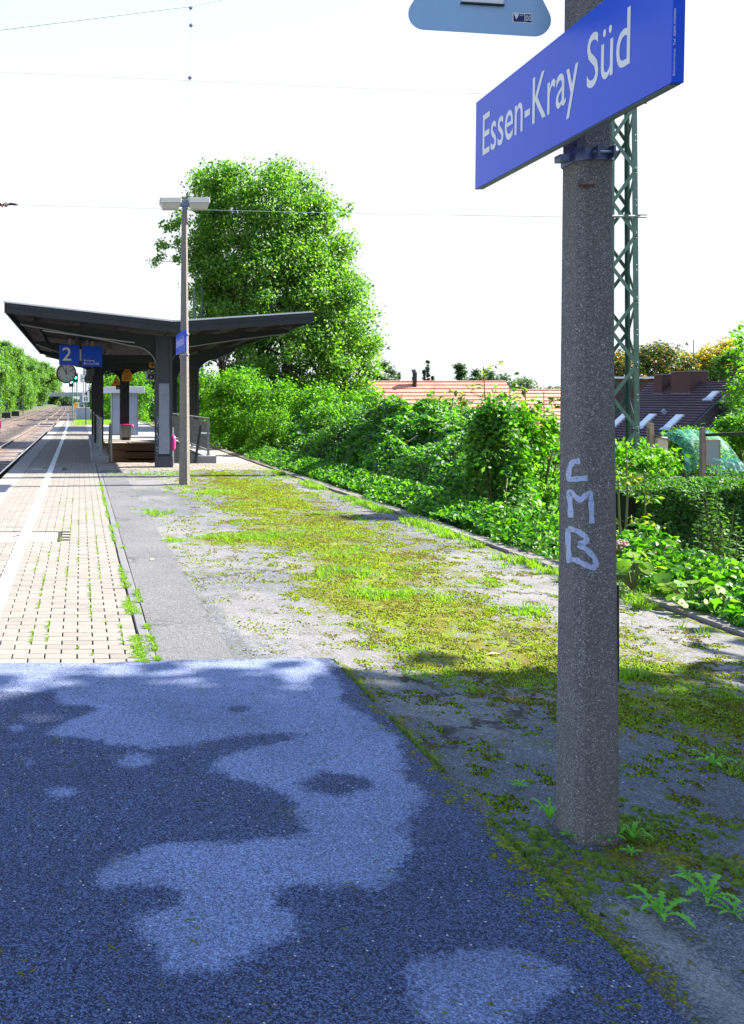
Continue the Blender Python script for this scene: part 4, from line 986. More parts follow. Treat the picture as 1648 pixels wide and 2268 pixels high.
# ------------------------------------------------------------ lattice mast and overhead ropes
def lattice(name, label, x, y, zb, zt, wb, wt, db, dt, pitch, leg, m, md, cat='mast', group=None, full=True):
    t = thing(name, label, cat, (x, y, zb), group); H = zt - zb
    def w_(z): return (wb + (wt - wb) * z / H) / 2
    def d_(z): return (db + (dt - db) * z / H) / 2
    for sx in (-1, 1):
        for sy in (-1, 1):
            b = MB(); b.bar((sx*w_(0), sy*d_(0), 0), (sx*w_(H), sy*d_(H), H), leg, .012, up=(0, 1, 0))
            b.bar((sx*(w_(0)+leg*.42*0) , sy*d_(0) - sy*leg*.5, 0), (sx*w_(H), sy*d_(H) - sy*leg*.5, H), .012, leg, up=(0, 1, 0))
            b.build('leg', m if sy < 0 else md, t)  # rear legs take the darker green, their shade put into the colour
    n = int(H / pitch); bm_ = .066 * leg / .085
    for k in range(n):
        z0, z1 = k * pitch, (k + 1) * pitch
        for sy in (-1, 1):
            for s_ in ((1 if k % 2 else -1) * sy,):
                off = .008 * s_
                b = MB().bar((-s_*w_(z0), sy*(d_(z0) + .012) + off, z0), (s_*w_(z1), sy*(d_(z1) + .012) + off, z1), bm_, .008, up=(0, 1, 0))
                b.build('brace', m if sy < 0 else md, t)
        for sx in (-1, 1):
            s_ = 1 if k % 2 else -1; b = MB().bar((sx*(w_(z0) + .01), -s_*d_(z0), z0), (sx*(w_(z1) + .01), s_*d_(z1), z1), bm_, .008, up=(1, 0, 0)); b.build('side_brace', md, t)
    bl_ = MB()
    if full:
        for k in range(n + 1):
            for sx in (-1, 1):
                for dz in (-.06, .06): bl_.dome((sx*w_(k*pitch), -d_(k*pitch) - .022, k*pitch + dz), .013)
        bl_.build('bolts', M['galv'], t, kind='stuff')
    return t
MX, MY = 12.07, 19.2
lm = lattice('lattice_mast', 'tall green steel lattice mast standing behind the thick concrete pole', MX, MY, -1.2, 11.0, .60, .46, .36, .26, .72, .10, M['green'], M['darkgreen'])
for z in (6.88, 9.4):
    MB().tube([(-.35, -.25, z), (.1, -.25, z), (.30, -.25, z + .01)], [.028, .028, .012], 8).build('rope_insulator', M['galv'], lm); MB().box(-.05, .02, -.29, -.21, z - .045, z + .045).box(.2, .44, -.27, -.24, z + .02, z + .035).box(.2, .44, -.27, -.24, z - .035, z - .02).build('rope_clamp', M['darkgreen'], lm)
def rope(label, pts, r, m=None, name='span_rope', group='ropes of the cross span'):
    t = thing(name, label, 'rope', tuple(pts[0]), group); p0 = Vector(pts[0]); b = MB()
    P = []
    for a, c in zip(pts[:-1], pts[1:]):
        for k in range(8): P.append(Vector(a) + (Vector(c) - Vector(a)) * k / 8 - p0)
    P.append(Vector(pts[-1]) - p0); b.tube(P, r, 5).build('strand', m or M['wire'], t); return t
YM = 19.0
def sag(a, b, s): 
    a = Vector(a); b = Vector(b); return [a + (b - a) * k / 8 - Vector((0, 0, s * 4 * (k/8) * (1 - k/8))) for k in range(9)]
tl_ = rope('lower thin rope spanning from the left border to the lattice mast', sag(W(30, 453, YM), W(1375, 482, YM), .03), .004)
rope('middle thin rope spanning high behind the name board', sag(W(-60, 157, YM), W(1390, 222, YM), .0), .0035)
tp = rope('thicker overhead rope crossing the top left corner', [W(-200, 92, 12.5), W(0, 66, 13), W(420, 14, 14.5), W(560, -16, 15.2)], .010)
rope('thin vertical dropper rope above the lamp head', [W(421, -60, YM), W(423, 55, YM), W(421, 172, YM), W(419, 300, YM), W(417, 454, YM)], .003)
for (x, y, lab) in ((422.5, 17, 'top small clamp on the vertical dropper rope'), (423, 56, 'second small clamp on the vertical dropper rope'), (420.5, 172, 'small clamp where dropper and middle rope cross')):
    p = W(x, y, YM - .02); t = thing('rope_clamp', lab, 'clamp', tuple(p), 'clamps on the dropper rope'); MB().tube([(0, 0, -.045), (0, 0, -.02), (0, 0, .02), (0, 0, .045)], [.01, .034, .034, .01], 7).build('body', M['bluegalv'], t); MB().tube([(-.05, 0, 0), (.05, 0, .0)], .012, 5).build('bolt', M['galv'], t)
p = W(-6, 453, YM); t = thing('rope_insulator', 'brown ribbed insulator with a dark clamp at the left border', 'insulator', tuple(p))
for k in range(4): MB().tube([(-.08 + k*.06, 0, 0), (-.05 + k*.06, 0, 0)], [.075, .045], 12).build('shed', M['insul'], t)
MB().tube([(-.3, 0, 0), (.24, 0, 0)], .03, 8).build('core', M['insul'], t); MB().tube([(.16, 0, 0), (.22, 0, 0)], .055, 8).build('cap', M['galv'], t)
MB().tube([(.24, 0, 0), (.3, 0, .015), (.42, 0, .0), (.46, 0, -.01)], [.02, .03, .022, .008], 6).build('end_clamp', M['black'], t)
lattice('catenary_mast', 'green lattice mast in front of the trees at the left border', -10.85, 120, -1.0, 9.0, .9, .6, .5, .4, 1.5, .10, M['green'], M['darkgreen'], 'mast', 'masts beside the far track', False)
lattice('catenary_mast', 'second lattice mast farther along the left tree line', -11.4, 165, -1.0, 8.6, .8, .5, .5, .4, 1.7, .10, M['galv'], M['darkgreen'], 'mast', 'masts beside the far track', False)
t = thing('catenary_pole', 'thin grey pole in front of the left trees beyond the second mast', 'mast', (-13.0, 215, -1)); MB().tube([(0, 0, 0), (0, 0, 9)], [.16, .1], 8).build('shaft', M['lampconc'], t); MB().bar((0, 0, 7.2), (2.2, 0, 7.6), .07).build('arm', M['green'], t)
for (x, y, h, lab) in ((4.9, 46, 8.5, 'slim dark green pole before the big tree trunks'), (5.75, 49, 9, 'second slim dark pole before the big tree trunks')):
    t = thing('steel_pole', lab, 'pole', (x + 1.2, y, -.9)); MB().tube([(0, 0, 0), (0, 0, h)], [.09, .07], 8).build('shaft', M['darkgreen'], t)

# ------------------------------------------------------------ foliage
def leafpts(P, size, bias=None, biasw=.6, shape='leaf', asp=.62, flat=None):
    P = np.asarray(P, float); N = len(P); size = np.broadcast_to(np.asarray(size, float), (N,))
    nrm = rng.normal(size=(N, 3)); nrm /= np.linalg.norm(nrm, axis=1)[:, None]
    if bias is not None: nrm = nrm * (1 - biasw) + np.asarray(bias) * biasw
    nrm /= np.linalg.norm(nrm, axis=1)[:, None] + 1e-9
    t = rng.normal(size=(N, 3)); t -= (t * nrm).sum(1)[:, None] * nrm; t /= np.linalg.norm(t, axis=1)[:, None] + 1e-9
    b = np.cross(nrm, t); S = size[:, None]
    def pt(u, v, w_): return P + (t * u + b * v + nrm * w_) * S
    if shape == 'leaf':
        V = np.stack([pt(-.5, 0, 0), pt(-.05, asp*.5, .10), pt(-.05, -asp*.5, .10), pt(.02, 0, -.02), pt(.5, 0, -.12)], 1); k = 5
        F = np.array([[0, 2, 4, 3], [0, 3, 4, 1]])
    elif shape == 'round':
        O = [(-.5, 0), (-.42, .3), (-.1, .46), (.25, .34), (.5, 0), (.25, -.34), (-.1, -.46), (-.42, -.3)]
        V = np.stack([pt(0, 0, -.04)] + [pt(u, v * asp, .07 * abs(v) * 2 - .06 * (u > .2)) for u, v in O], 1); k = 9; F = np.array([[0, 8, 7, 6], [0, 6, 5, 4], [0, 4, 3, 2], [0, 2, 1, 8]])
    elif shape == 'tri':
        V = np.stack([pt(-.5, 0, 0), pt(.25, asp*.55, .05), pt(.25, -asp*.55, -.05)], 1); k = 3; F = np.array([[0, 2, 1]])
    else:
        V = np.stack([pt(-.5, 0, 0), pt(0, asp*.5, .08), pt(.5, 0, -.06), pt(0, -asp*.5, .08)], 1); k = 4; F = np.array([[0, 3, 2, 1]])
    F = (F[None] + (np.arange(N) * k)[:, None, None]).reshape(-1, F.shape[1]); return V.reshape(-1, 3), F
def clumpleaves(C, r, per, flat=.75, fill=.45):
    C = np.asarray(C, float); K = len(C); r = np.broadcast_to(np.asarray(r, float), (K,)); n = np.maximum((per * (r / r.mean()) ** 2).astype(int), 3)
    idx = np.repeat(np.arange(K), n); d = rng.normal(size=(len(idx), 3)); d /= np.linalg.norm(d, axis=1)[:, None]
    rr = rng.random(len(idx)) ** fill; lump = 1 + .25 * rng.normal(size=len(idx)).clip(-1, 1.4)
    off = d * (r[idx] * rr * lump)[:, None]; off[:, 2] *= flat; bias = d * .5 + np.array([.12, 0, .65]); bias /= np.linalg.norm(bias, axis=1)[:, None]
    return C[idx] + off, bias
def limbs(b, base, top, C, n, r0, seed=1):
    rr = random.Random(seed); base = Vector(base); top = Vector(top); idx = rr.sample(range(len(C)), min(n, len(C)))
    for i_ in idx:
        c = Vector(C[i_]); s_ = rr.uniform(.35, .98); st = base + (top - base) * s_; st.z = min(st.z, c.z - .05 * abs(c.x - st.x))
        mid = st.lerp(c, .5) + Vector((rr.gauss(0, .2), rr.gauss(0, .2), .25 * (c - st).length * .4)); k = r0 * (1.1 - s_ * .6) * .38
        b.tube([st, st.lerp(mid, .5) + Vector((rr.gauss(0, .08),) * 3), mid, mid.lerp(c, .6), c], [k, k*.8, k*.55, k*.35, k*.15], 5, False)
def tree(name, label, x, y, zb, H, Rr, K, per, leaf, m, crown0=.3, trunk_r=.2, seed=1, group=None, shape='rhomb', prof=None, clump=.2, cat='tree', nl=18, sq=1.):
    global rng
    rng = np.random.default_rng(seed); t = thing(name, label, cat, (x, y, zb), group)
    u = rng.random(K); z = H * (crown0 + (1 - crown0) * u); q = (z / H - crown0) / (1 - crown0)
    pr = prof(q) if prof else np.sqrt(np.clip(1 - (2 * q - .85) ** 2 / 1.35, .02, 1))
    a = rng.random(K) * 2 * np.pi; rad = Rr * pr * np.sqrt(rng.random(K) * .75 + .25) * .85
    C = np.stack([rad * np.cos(a), rad * np.sin(a) * sq, z], 1); C += rng.normal(size=C.shape) * Rr * .05
    P, bias = clumpleaves(C, Rr * clump * (.7 + .6 * rng.random(K)), per)
    V, F = leafpts(P, leaf * (.7 + .6 * rng.random(len(P))), bias, .55, shape); npmesh('crown', V, F, m, t)
    b = MB(); tp_ = (rng.normal() * .2, rng.normal() * .2, H * .85)
    b.tube([(0, 0, -.3), (0.02, 0, .3), (.05, .03, H * .3), (tp_[0] * .6, tp_[1], H * .6), tp_], [trunk_r * 1.3, trunk_r, trunk_r * .8, trunk_r * .5, trunk_r * .12], 8)
    limbs(b, (0, 0, H * .12), tp_, C, nl, trunk_r, seed); b.build('trunk', M['bark'], t, smooth=True); return t

# big tree right of the canopy: shape follows the photographed outline
rng = np.random.default_rng(11)
YT_ = 50.; pr_y = [355, 380, 430, 500, 560, 620, 700, 780, 840, 880, 915]; pr_x = [535, 538, 568, 586, 596, 614, 626, 636, 650, 670, 700]; pr_w = [45, 100, 158, 178, 188, 205, 212, 210, 185, 145, 80]
bt = thing('big_tree', 'huge broad maple-like tree towering behind the canopy', 'tree', (11.6, YT_, -1.3)); B0 = np.array([11.6, YT_, -1.3]); sc_ = YT_ / 1900
K = 500; yy = 368 + 540 * rng.random(K * 3) ** .85; ww = np.interp(yy, pr_y, pr_w); xx0 = np.interp(yy, pr_y, pr_x); keep = rng.random(K * 3) < ww / 210; yy, ww, xx0 = yy[keep][:K], ww[keep][:K], xx0[keep][:K]; K = len(yy)
a = rng.random(K) * 2 * np.pi; rad = ww * np.sqrt(rng.random(K) * .72 + .28) * .90
C = np.stack([(xx0 - 178 + rad * np.cos(a)) * sc_, YT_ + rad * np.sin(a) * sc_ * .85, 1.6 + (888 - yy) * sc_], 1)
# open lower left, where stems and sky show
kill = ((C[:, 0] < (520 - 178) * sc_) & (C[:, 2] < 1.6 + (888 - 745) * sc_) & (rng.random(K) < .75)); C = C[~kill]
P, bias = clumpleaves(C - B0, 1.0 * (.5 + .75 * rng.random(len(C))), 270, .72, .33)
ex_ = []
for (x, y, n_, s_) in ((438, 415, 5, 16), (420, 440, 4, 14), (392, 490, 8, 18), (372, 505, 5, 16), (360, 540, 5, 14), (405, 540, 6, 18), (395, 575, 3, 12), (352, 570, 2, 8), (340, 583, 2, 7), (430, 600, 4, 16), (428, 650, 4, 14), (430, 690, 4, 12), (445, 720, 3, 12), (500, 372, 4, 14), (760, 470, 4, 12)):
    for k in range(n_): ex_.append(np.array(W(x + random.gauss(0, s_ * .5), y + random.gauss(0, s_ * .5), YT_ + random.gauss(0, 1))) - B0)
P2, b2 = clumpleaves(ex_, .36, 40, .8)
# thin twiggy sprigs along the crown edge
P = np.concatenate([P, P2]); bias = np.concatenate([bias, b2]); V, F = leafpts(P, .175 * (.6 + .7 * rng.random(len(P))), bias, .5, 'rhomb', .75); npmesh('crown', V, F, M['maple'], bt)
for (x0, x1, r_, top) in ((11.6, 12.8, .42, 10), (9.6, 9.0, .25, 9.), (10.4, 10.6, .22, 10), (8.6, 7.9, .16, 7.5), (13.0, 15.5, .3, 8)):
    b = MB(); b.tube([(x0 - 11.6, 0, -.4), (x0 - 11.6 + .05, 0, 1.5), ((x0 * .6 + x1 * .4) - 11.6, .3, top * .45), ((x0 * .25 + x1 * .75) - 11.6, .1, top * .8), (x1 - 11.6, 0, top + 2)], [r_ * 1.3, r_, r_ * .75, r_ * .5, r_ * .15], 8)
    near_ = [tuple(c - B0) for c in C if abs(c[0] - x1) < 4.5]; limbs(b, (x0 - 11.6, 0, 1.5), (x1 - 11.6, 0, top), near_, 26, r_, 3); b.build('trunk', M['bark'], bt, smooth=True)
b = MB()
for (x, y) in ((438, 415), (392, 490), (360, 540), (345, 578), (405, 545)): p = np.array(W(x, y, YT_)) - B0; b.tube([(-1.9, 0, 10.2 - (y - 415) * .012), (p[0] * .5 - 1, 0, p[2] - .1), tuple(p)], [.05, .03, .012], 5, False)
b.build('side_branch', M['bark'], bt)

# trees along the left of the tracks
protos = []
lab_ = ['tall pale green tree at the left border behind the lattice mast', 'rounded leafy tree second in the left row', 'broad tree in the left row below the canopy tip', 'lower tree in the left row near the hanging clock', 'greyer tree far along the left row', 'small far tree at the end of the left row', 'slim pale tree between the first two of the left row', 'young low tree standing before the left row']
spots = [(-14.2, 119, 11.2, 4.4), (-15.2, 136, 11.2, 4.6), (-15.0, 165, 13.0, 5.4), (-16.5, 215, 14.6, 6.6), (-19.0, 300, 17, 8.5), (-19.0, 430, 20, 11), (-14.6, 149, 11.2, 4.2), (-14.8, 188, 10.0, 4.6)]
pa = tree('trackside_tree', lab_[0], -14.2, 119, -.6, 10, 4.4, 170, 170, .30, M['lefttree'], .04, .22, 21, 'trees left of the tracks', clump=.22)
pb_ = tree('trackside_tree', lab_[1], -15.2, 133, -.6, 10, 4.6, 170, 170, .32, M['lefttree'], .03, .22, 22, 'trees left of the tracks', clump=.22)
for i_, (x, y, h, r_) in enumerate(spots):
    s_ = h / 10.
    if i_ == 0: pa.scale = (r_ / 4.4, r_ / 4.4, s_)
    elif i_ == 1: pb_.scale = (1, 1, s_)
    else: copy_tree((pa, pb_)[i_ % 2], (x, y, -.6), lab_[i_], rz=i_ * 1.3, scale=(r_ / 4.4, r_ / 4.4, s_))
# dark trees right of the tracks beyond the platform
tree('dark_tree', 'dark green tree behind the signals beyond the platform end', 4.4, 92, -.6, 7.2, 3.4, 130, 130, .26, M['darktree'], .02, .2, 31, 'dark trees beyond the platform')
dt = [o for o in sc.objects if o.name.startswith('dark_tree')][0]
for (x, y, s_, lab) in ((5.2, 118, 1.15, 'second dark tree beyond the signals'), (6.2, 150, 1.3, 'far dark tree closing the line right of the tracks'), (8.4, 104, 1.0, 'dark tree seen between the canopy columns'), (5.5, 200, 1.5, 'very far dark tree beside the road bridge')): copy_tree(dt, (x, y, -.6), lab, rz=x, scale=(s_, s_, s_))

# bushes on the slope, right of the platform
def Hb(X, Y):
    X = np.asarray(X, float); Y = np.asarray(Y, float); r = X / Y
    top = 1.28 + .42 * sstep(20, 34, Y) - .25 * sstep(.40, .47, r) * sstep(13, 18, Y)
    rise = sstep(4.55, 7.0, X) ** 1.1; z = -.28 + (top + .28) * rise
    z = z + (0.40 * fbm(X, Y, .75, 3, 12) + .16 * fbm(X, Y, 2.2, 2, 5)) * np.clip(rise * 1.6 + .15, 0, 1)
    z = z - (z + 1.1) * sstep(.50, .60, r) * 1.0
    return z
def scatter(n, x0, x1, y0, y1, ok, dens_y=True):
    X = rng.random(n) * (x1 - x0) + x0; Y = rng.random(n); Y = (y0 + (y1 - y0) * (Y ** 1.35 if dens_y else Y)); k = ok(X, Y); return X[k], Y[k]
rng = np.random.default_rng(5)
# near and middle thicket
def ok1(X, Y): return (X / Y < .60) & (X > 4.74) & (X / Y > .14)
xg = lines(4.6, 14, .25); yg = lines(7.0, 26, .3)
Xg, Yg = np.meshgrid(xg, yg); Zg = np.maximum(Hb(Xg, Yg) - .30, terr(Xg, Yg) - .2); Zg = np.where(Xg < 4.75, -.7, Zg)
i = np.arange((len(yg)-1) * len(xg)).reshape(-1, len(xg))[:, :-1].ravel(); nx = len(xg)
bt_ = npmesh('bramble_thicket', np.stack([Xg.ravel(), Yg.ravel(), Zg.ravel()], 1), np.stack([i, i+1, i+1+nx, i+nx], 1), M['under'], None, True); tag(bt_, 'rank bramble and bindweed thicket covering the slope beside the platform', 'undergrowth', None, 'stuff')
X, Y = scatter(165000, 4.74, 12.5, 7.2, 26, ok1)
Z = Hb(X, Y) - rng.random(len(X)) ** 1.6 * .45; P = np.stack([X, Y, Z], 1)
e = .1; gx = (Hb(X + e, Y) - Hb(X - e, Y)) / (2*e); gy = (Hb(X, Y + e) - Hb(X, Y - e)) / (2*e); nb = np.stack([-gx*.35 + .15, -gy*.35 - .1, np.ones_like(gx)], 1); nb /= np.linalg.norm(nb, axis=1)[:, None]
sz = (.062 + .05 * rng.random(len(X)) ** 2) * (1 + .5 * (fbm(X, Y, .5, 2, 33) > .25)); V, F = leafpts(P, sz, nb, .55, 'leaf', .75); npmesh('bramble_leaves', V, F, M['bramble'], bt_, kind='stuff')
# bright overhanging leaves at the platform edge
X, Y = scatter(11000, 4.58, 5.3, 5.6, 26, lambda X, Y: (X - 4.66) > .12 * fbm(X * 0, Y, 1.6, 3, 3)); Z = .05 + (X - 4.6) * .35 + .08 * rng.random(len(X)); nb = np.tile([[0, 0, 1.]], (len(X), 1))
V, F = leafpts(np.stack([X, Y, Z - .04], 1), .05 + .04 * rng.random(len(X)), nb, .45, 'leaf', .7); npmesh('edge_leaves', V, F, M['bramble'], bt_, kind='stuff')
# bramble canes arching out
cn = MB(); rr = random.Random(4)
for k in range(90):
    x = rr.uniform(5.2, 8.5); y = rr.uniform(9, 23)
    if not .2 < x / y < .52: continue
    z = float(Hb(np.array(x), np.array(y))); l = rr.uniform(.3, .9); a = rr.uniform(0, 6.28)
    cn.tube([(x, y, z - .2), (x + .1*math.cos(a)*l, y + .1*math.sin(a)*l, z + .28*l), (x + .45*math.cos(a)*l, y + .4*math.sin(a)*l, z + .42*l)], [.006, .005, .002], 4, False)
cn.build('canes', M['stem'], bt_, kind='stuff')

def shrub(name, label, cx, cy, H, rx, K, per, leaf, m, zb=-.5, seed=3, upright=0., cat='shrub', shape='leaf', group=None, wide=1., pl=None, stems=16, asp=.6):
    global rng
    rng = np.random.default_rng(seed); t = thing(name, label, cat, (cx, cy, zb), group); a = rng.random(K)*2*np.pi; q = rng.random(K) ** .8
    rad = rx * np.sqrt(rng.random(K)) * (1 - .55 * q ** 2); C = np.stack([rad*np.cos(a)*wide, rad*np.sin(a), .1 + q*(H - .1)*(1 - .30*(rad/rx)**2)], 1)
    P, bias = clumpleaves(C, .26 * rx * (.5 + .8*rng.random(K)) if not upright else upright * (.6 + .8 * rng.random(K)), per, .8 if not upright else 1.4)
    P[:, 2] = np.maximum(P[:, 2], .02); V, F = leafpts(P, leaf*(.6 + .7*rng.random(len(P))), bias, .5, shape, asp); npmesh('foliage', V, F, m, t)
    b = MB(); r_ = random.Random(seed)
    for k in range(stems):
        c = C[r_.randrange(K)]; b.tube([(c[0]*.25, c[1]*.25, -.1), (c[0]*.6, c[1]*.6, c[2]*.55), tuple(c)], [.022, .014, .005], 5, False)
    b.build('stems', M['stem'] if upright else M['bark'], t); return t
# bright maple regrowth beside the canopy
sh = [(5.6, 31, 2.9, 1.5, 'bright green shrub just right of the stair railing', -.45), (6.6, 29, 2.6, 1.6, 'bright green shrub second from the stair railing', -.5), (6.4, 34.5, 3.3, 1.7, 'tallest bright shrub with spiky shoots beside the canopy', -.5), (7.8, 28, 2.6, 1.5, 'paler feathery bush before the big tree', -.6), (8.6, 26, 2.4, 1.4, 'bright bush where the thicket starts below the big tree', -.6), (5.7, 38, 3.2, 1.6, 'bright shrub seen behind the right canopy columns', -.4), (5.6, 46, 3.6, 2.0, 'bright bush seen between front column and lamp post', -.4), (4.6, 74, 4.2, 2.6, 'sunlit bush behind the blue-grey cabin', -.4), (2.6, 84, 4.4, 2.2, 'sunlit bush seen left of the cabin between the columns', -.5), (7.4, 58, 4.0, 2.4, 'broad sunlit bush beyond the stairs', -.5), (7.3, 24.5, 1.9, 1.3, 'rounded bush leaning over the platform kerb', -.5), (5.75, 25.2, 1.7, .9, 'low bush right beside the bright concrete strip', -.4)]
s0_ = shrub('maple_shrub', sh[0][4], sh[0][0], sh[0][1], 2.9, 1.5, 85, 80, .125, M['lightbush'], -.45, 41, group='bright shrubs beside the canopy')
s1_ = shrub('maple_shrub', sh[1][4], sh[1][0], sh[1][1], 2.9, 1.5, 85, 80, .115, M['lightbush'], -.45, 42, .28, group='bright shrubs beside the canopy')
for k, (x, y, h, r_, lab, zb) in enumerate(sh):
    if k == 0: continue
    if k == 1: s1_.scale = (r_/1.5, r_/1.5, h/2.9); continue
    copy_tree((s0_, s1_)[k % 2], (x, y, zb), lab, rz=k*1.7, scale=(r_/1.5, r_/1.5, h/2.9))

# tall saplings sticking out of the thicket
def sapling(label, x, y, zb, H, seed, leafn=260, size=.11, group='saplings rising from the thicket', lean=.1, m='sapling', pinn=False, top=.9):
    global rng
    rng = np.random.default_rng(seed); t = thing('sapling', label, 'sapling', (x, y, zb), group); b = MB(); pts = [(lean*(k/6)**1.5*H*.3 + .02*math.sin(k*2), .015*math.cos(k*3), H*k/6) for k in range(7)]
    b.tube(pts, [.016*(1 - k/7.5) + .003 for k in range(7)], 5); LP = []; BI = []
    for k in range(int(H * 9)):
        s_ = rng.random() * top + .08; s_ = min(s_, 1); h = s_*H; j = min(int(s_*6), 5); p0 = Vector(pts[j]).lerp(Vector(pts[j+1]), s_*6 - j); a = rng.random()*6.28; l = (.18 + .34*(1 - s_))*(.7 + .6*rng.random())
        p1 = p0 + Vector((math.cos(a)*l, math.sin(a)*l, l*.35)); b.tube([p0, p0.lerp(p1, .5) + Vector((0, 0, .02)), p1], [.005, .004, .002], 4, False)
        for q in range(7 if not pinn else 14): f = .25 + .75*q/(6 if not pinn else 13); c = p0.lerp(p1, f); LP.append(np.array(c) + rng.normal(size=3)*(.03 if not pinn else .018)); BI.append([0, 0, 1.])
    b.build('stem', M['stem'], t); V, F = leafpts(LP, size*(.6 + .6*rng.random(len(LP))), np.array(BI), .45, 'leaf', .55 if not pinn else .38); npmesh('foliage', V, F, M[m], t); return t
for k, (px, ytop, Yd, lab) in enumerate(((1082, 812, 12.2, 'tallest sapling right of centre rising above the red roofs'), (1168, 850, 12.6, 'thinner sapling between the tallest one and the concrete pole'), (1205, 868, 13.5, 'leafy sapling just left of the concrete pole'), (1125, 838, 13.2, 'sapling with hanging leaves behind the tallest one'), (955, 858, 17, 'reddish-leaved sapling in front of the long red roof'), (880, 872, 18, 'bushy sapling at the left end of the red roof'), (1010, 868, 16, 'low sapling in the middle of the thicket'))):
    p = W(px, ytop, Yd); zb = -.3; sapling(lab, p.x, Yd, zb, p.z - zb, 60 + k, m='sapling' if k not in (4, 5) else 'lightbush', size=.10 if Yd < 14 else .13, lean=-.08 + .05*k)
# ivy-dark bush mass around the tallest sapling
shrub('ivy_bush', 'dark glossy ivy bush around the foot of the tallest sapling', 5.75, 11.9, 1.75, .55, 60, 70, .085, M['bramble'], -.2, 51, .16, wide=1.0)
shrub('willow_shrub', 'light drooping shrub left of the concrete pole', 6.45, 12.2, 1.9, .55, 60, 60, .085, M['lightbush'], -.3, 52, .16)
# plants behind and right of the concrete pole
for k, (px, ytop, Yd, lab) in enumerate(((1385, 985, 10.2, 'feathery ash sapling just right of the concrete pole'), (1425, 1040, 10.6, 'curved young ash shoot in front of the dark hedge'), (1368, 1060, 8.6, 'yellowish leafy shoot hugging the concrete pole'))):
    p = W(px, ytop, Yd); sapling(lab, p.x, Yd, -.75, p.z + .75, 80 + k, size=.10, pinn=True, m='sapling', group='ash shoots right of the pole', lean=.05)
shrub('leafy_bush', 'yellow-green bush filling the gap behind the concrete pole', 9.6, 14.6, 1.7, .9, 60, 70, .09, M['lightbush'], -.9, 53)
shrub('leafy_bush', 'broad-leaved bush low behind the concrete pole', 6.1, 9.2, .95, .55, 45, 60, .085, M['bramble'], -.75, 54)
# hedge
rng = np.random.default_rng(9)
hg = thing('hedge', 'long clipped hedge in shade right of the concrete pole', 'hedge', (10.8, 13.6, -1.3)); n = 42000
hx = rng.random(n) * 6.2 - 2.6; hz = rng.random(n) ** .8 * 1.66; lo = 1 - .25 * (hz < .5); face = rng.random(n) < .72; hy = np.where(face, -.75 - rng.random(n)*.12 + .14*fbm(hx, hz, 1.6, 3), rng.random(n)*1.5 - .75); hz = np.where(face, hz, 1.66 - rng.random(n)*.12) + .10*fbm(hx, hy, 1.4, 2)
left = hx < -2.3; nb = np.where(face[:, None], [[0, -.8, .5]], [[0, 0, 1.]]); V, F = leafpts(np.stack([hx, hy + hx*.12, hz], 1), .045 + .03*rng.random(n), nb, .5, 'leaf', .6); npmesh('foliage', V, F, M['hedge'], hg)
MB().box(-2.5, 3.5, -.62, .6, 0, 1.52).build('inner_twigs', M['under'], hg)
b = MB(); 
for k in range(30): x = -2.4 + k*.2; b.tube([(x, -.5, -.2), (x + random.gauss(0, .1), -.72, .5), (x + random.gauss(0, .2), -.8, random.uniform(.7, 1.5))], [.02, .012, .004], 5, False)
b.build('stems', M['bark'], hg)
rng = np.random.default_rng(10)
# nettles and weeds in front of the hedge
def nettle(label, x, y, zb, H, seed): 
    global rng
    rng = np.random.default_rng(seed); t = thing('nettle', label, 'weed', (x, y, zb), 'nettles before the hedge'); b = MB(); LP = []; SZ = []
    for s_ in range(7):
        dx, dy = rng.normal()*.16, rng.normal()*.14; h = H*(.6 + .4*rng.random()); b.tube([(dx*.4, dy*.4, 0), (dx, dy, h*.6), (dx*1.3, dy*1.2, h)], [.006, .005, .003], 4, False)
        for k in range(int(h/.045)): 
            f = k*.045/h
            for q in (0, 1): a = k*1.57 + q*3.14; r_ = .05 + .05*(1-f); LP.append([dx*(.4 + .9*f) + math.cos(a)*r_, dy*(.4 + .8*f) + math.sin(a)*r_, k*.045 - .01]); SZ.append(.055 + .05*(1-f))
    b.build('stems', M['stem'], t); V, F = leafpts(LP, SZ, np.tile([[0, 0, 1.]], (len(LP), 1)), .7, 'leaf', .5); npmesh('foliage', V, F, M['weed'], t); return t
for k, (px, yt, Yd, lab) in enumerate(((1560, 1130, 9.2, 'nettle clump in front of the hedge bottom'), (1600, 1080, 8.8, 'taller pale nettle near the right border'), (1500, 1180, 9.6, 'low nettle in the dark gap under the hedge'), (1635, 1190, 8.2, 'dark nettle clump at the right border'))):
    p = W(px, yt, Yd); nettle(lab, p.x, Yd, p.z - .75, .75, 90 + k)
# sunlit weeds along the kerb, right of the pole
def ok2(X, Y): return (X / Y > .60) & (X / Y < .92)
X, Y = scatter(15000, 4.72, 6.6, 5.2, 8.9, ok2, False); hgt = .30 * sstep(4.7, 5.3, X) + .1 * fbm(X, Y, 2, 3, 21) - .75 * sstep(5.25, 6.4, X)
Z = -.12 + hgt * rng.random(len(X)) ** .5; V, F = leafpts(np.stack([X, Y, Z], 1), .04 + .05*rng.random(len(X))**2, np.tile([[-.1, -.2, 1.]], (len(X), 1)), .45, 'leaf', .62)
wv = npmesh('weeds', V, F, M['lightbush'], None); tag(wv, 'sunlit mixed weeds spilling over the kerb right of the pole', 'weeds', None, 'stuff')
gx_, gy_ = np.meshgrid(lines(4.7, 7.5, .2), lines(5, 9.6, .3)); 
npmesh('weed_floor', np.stack([gx_.ravel(), gy_.ravel(), (-.2 - .5 * sstep(5.4, 7, gx_)).ravel()], 1), (lambda i, nx: np.stack([i, i+1, i+1+nx, i+nx], 1))(np.arange((gx_.shape[0]-1)*gx_.shape[1]).reshape(-1, gx_.shape[1])[:, :-1].ravel(), gx_.shape[1]), M['under'], wv, kind='stuff')
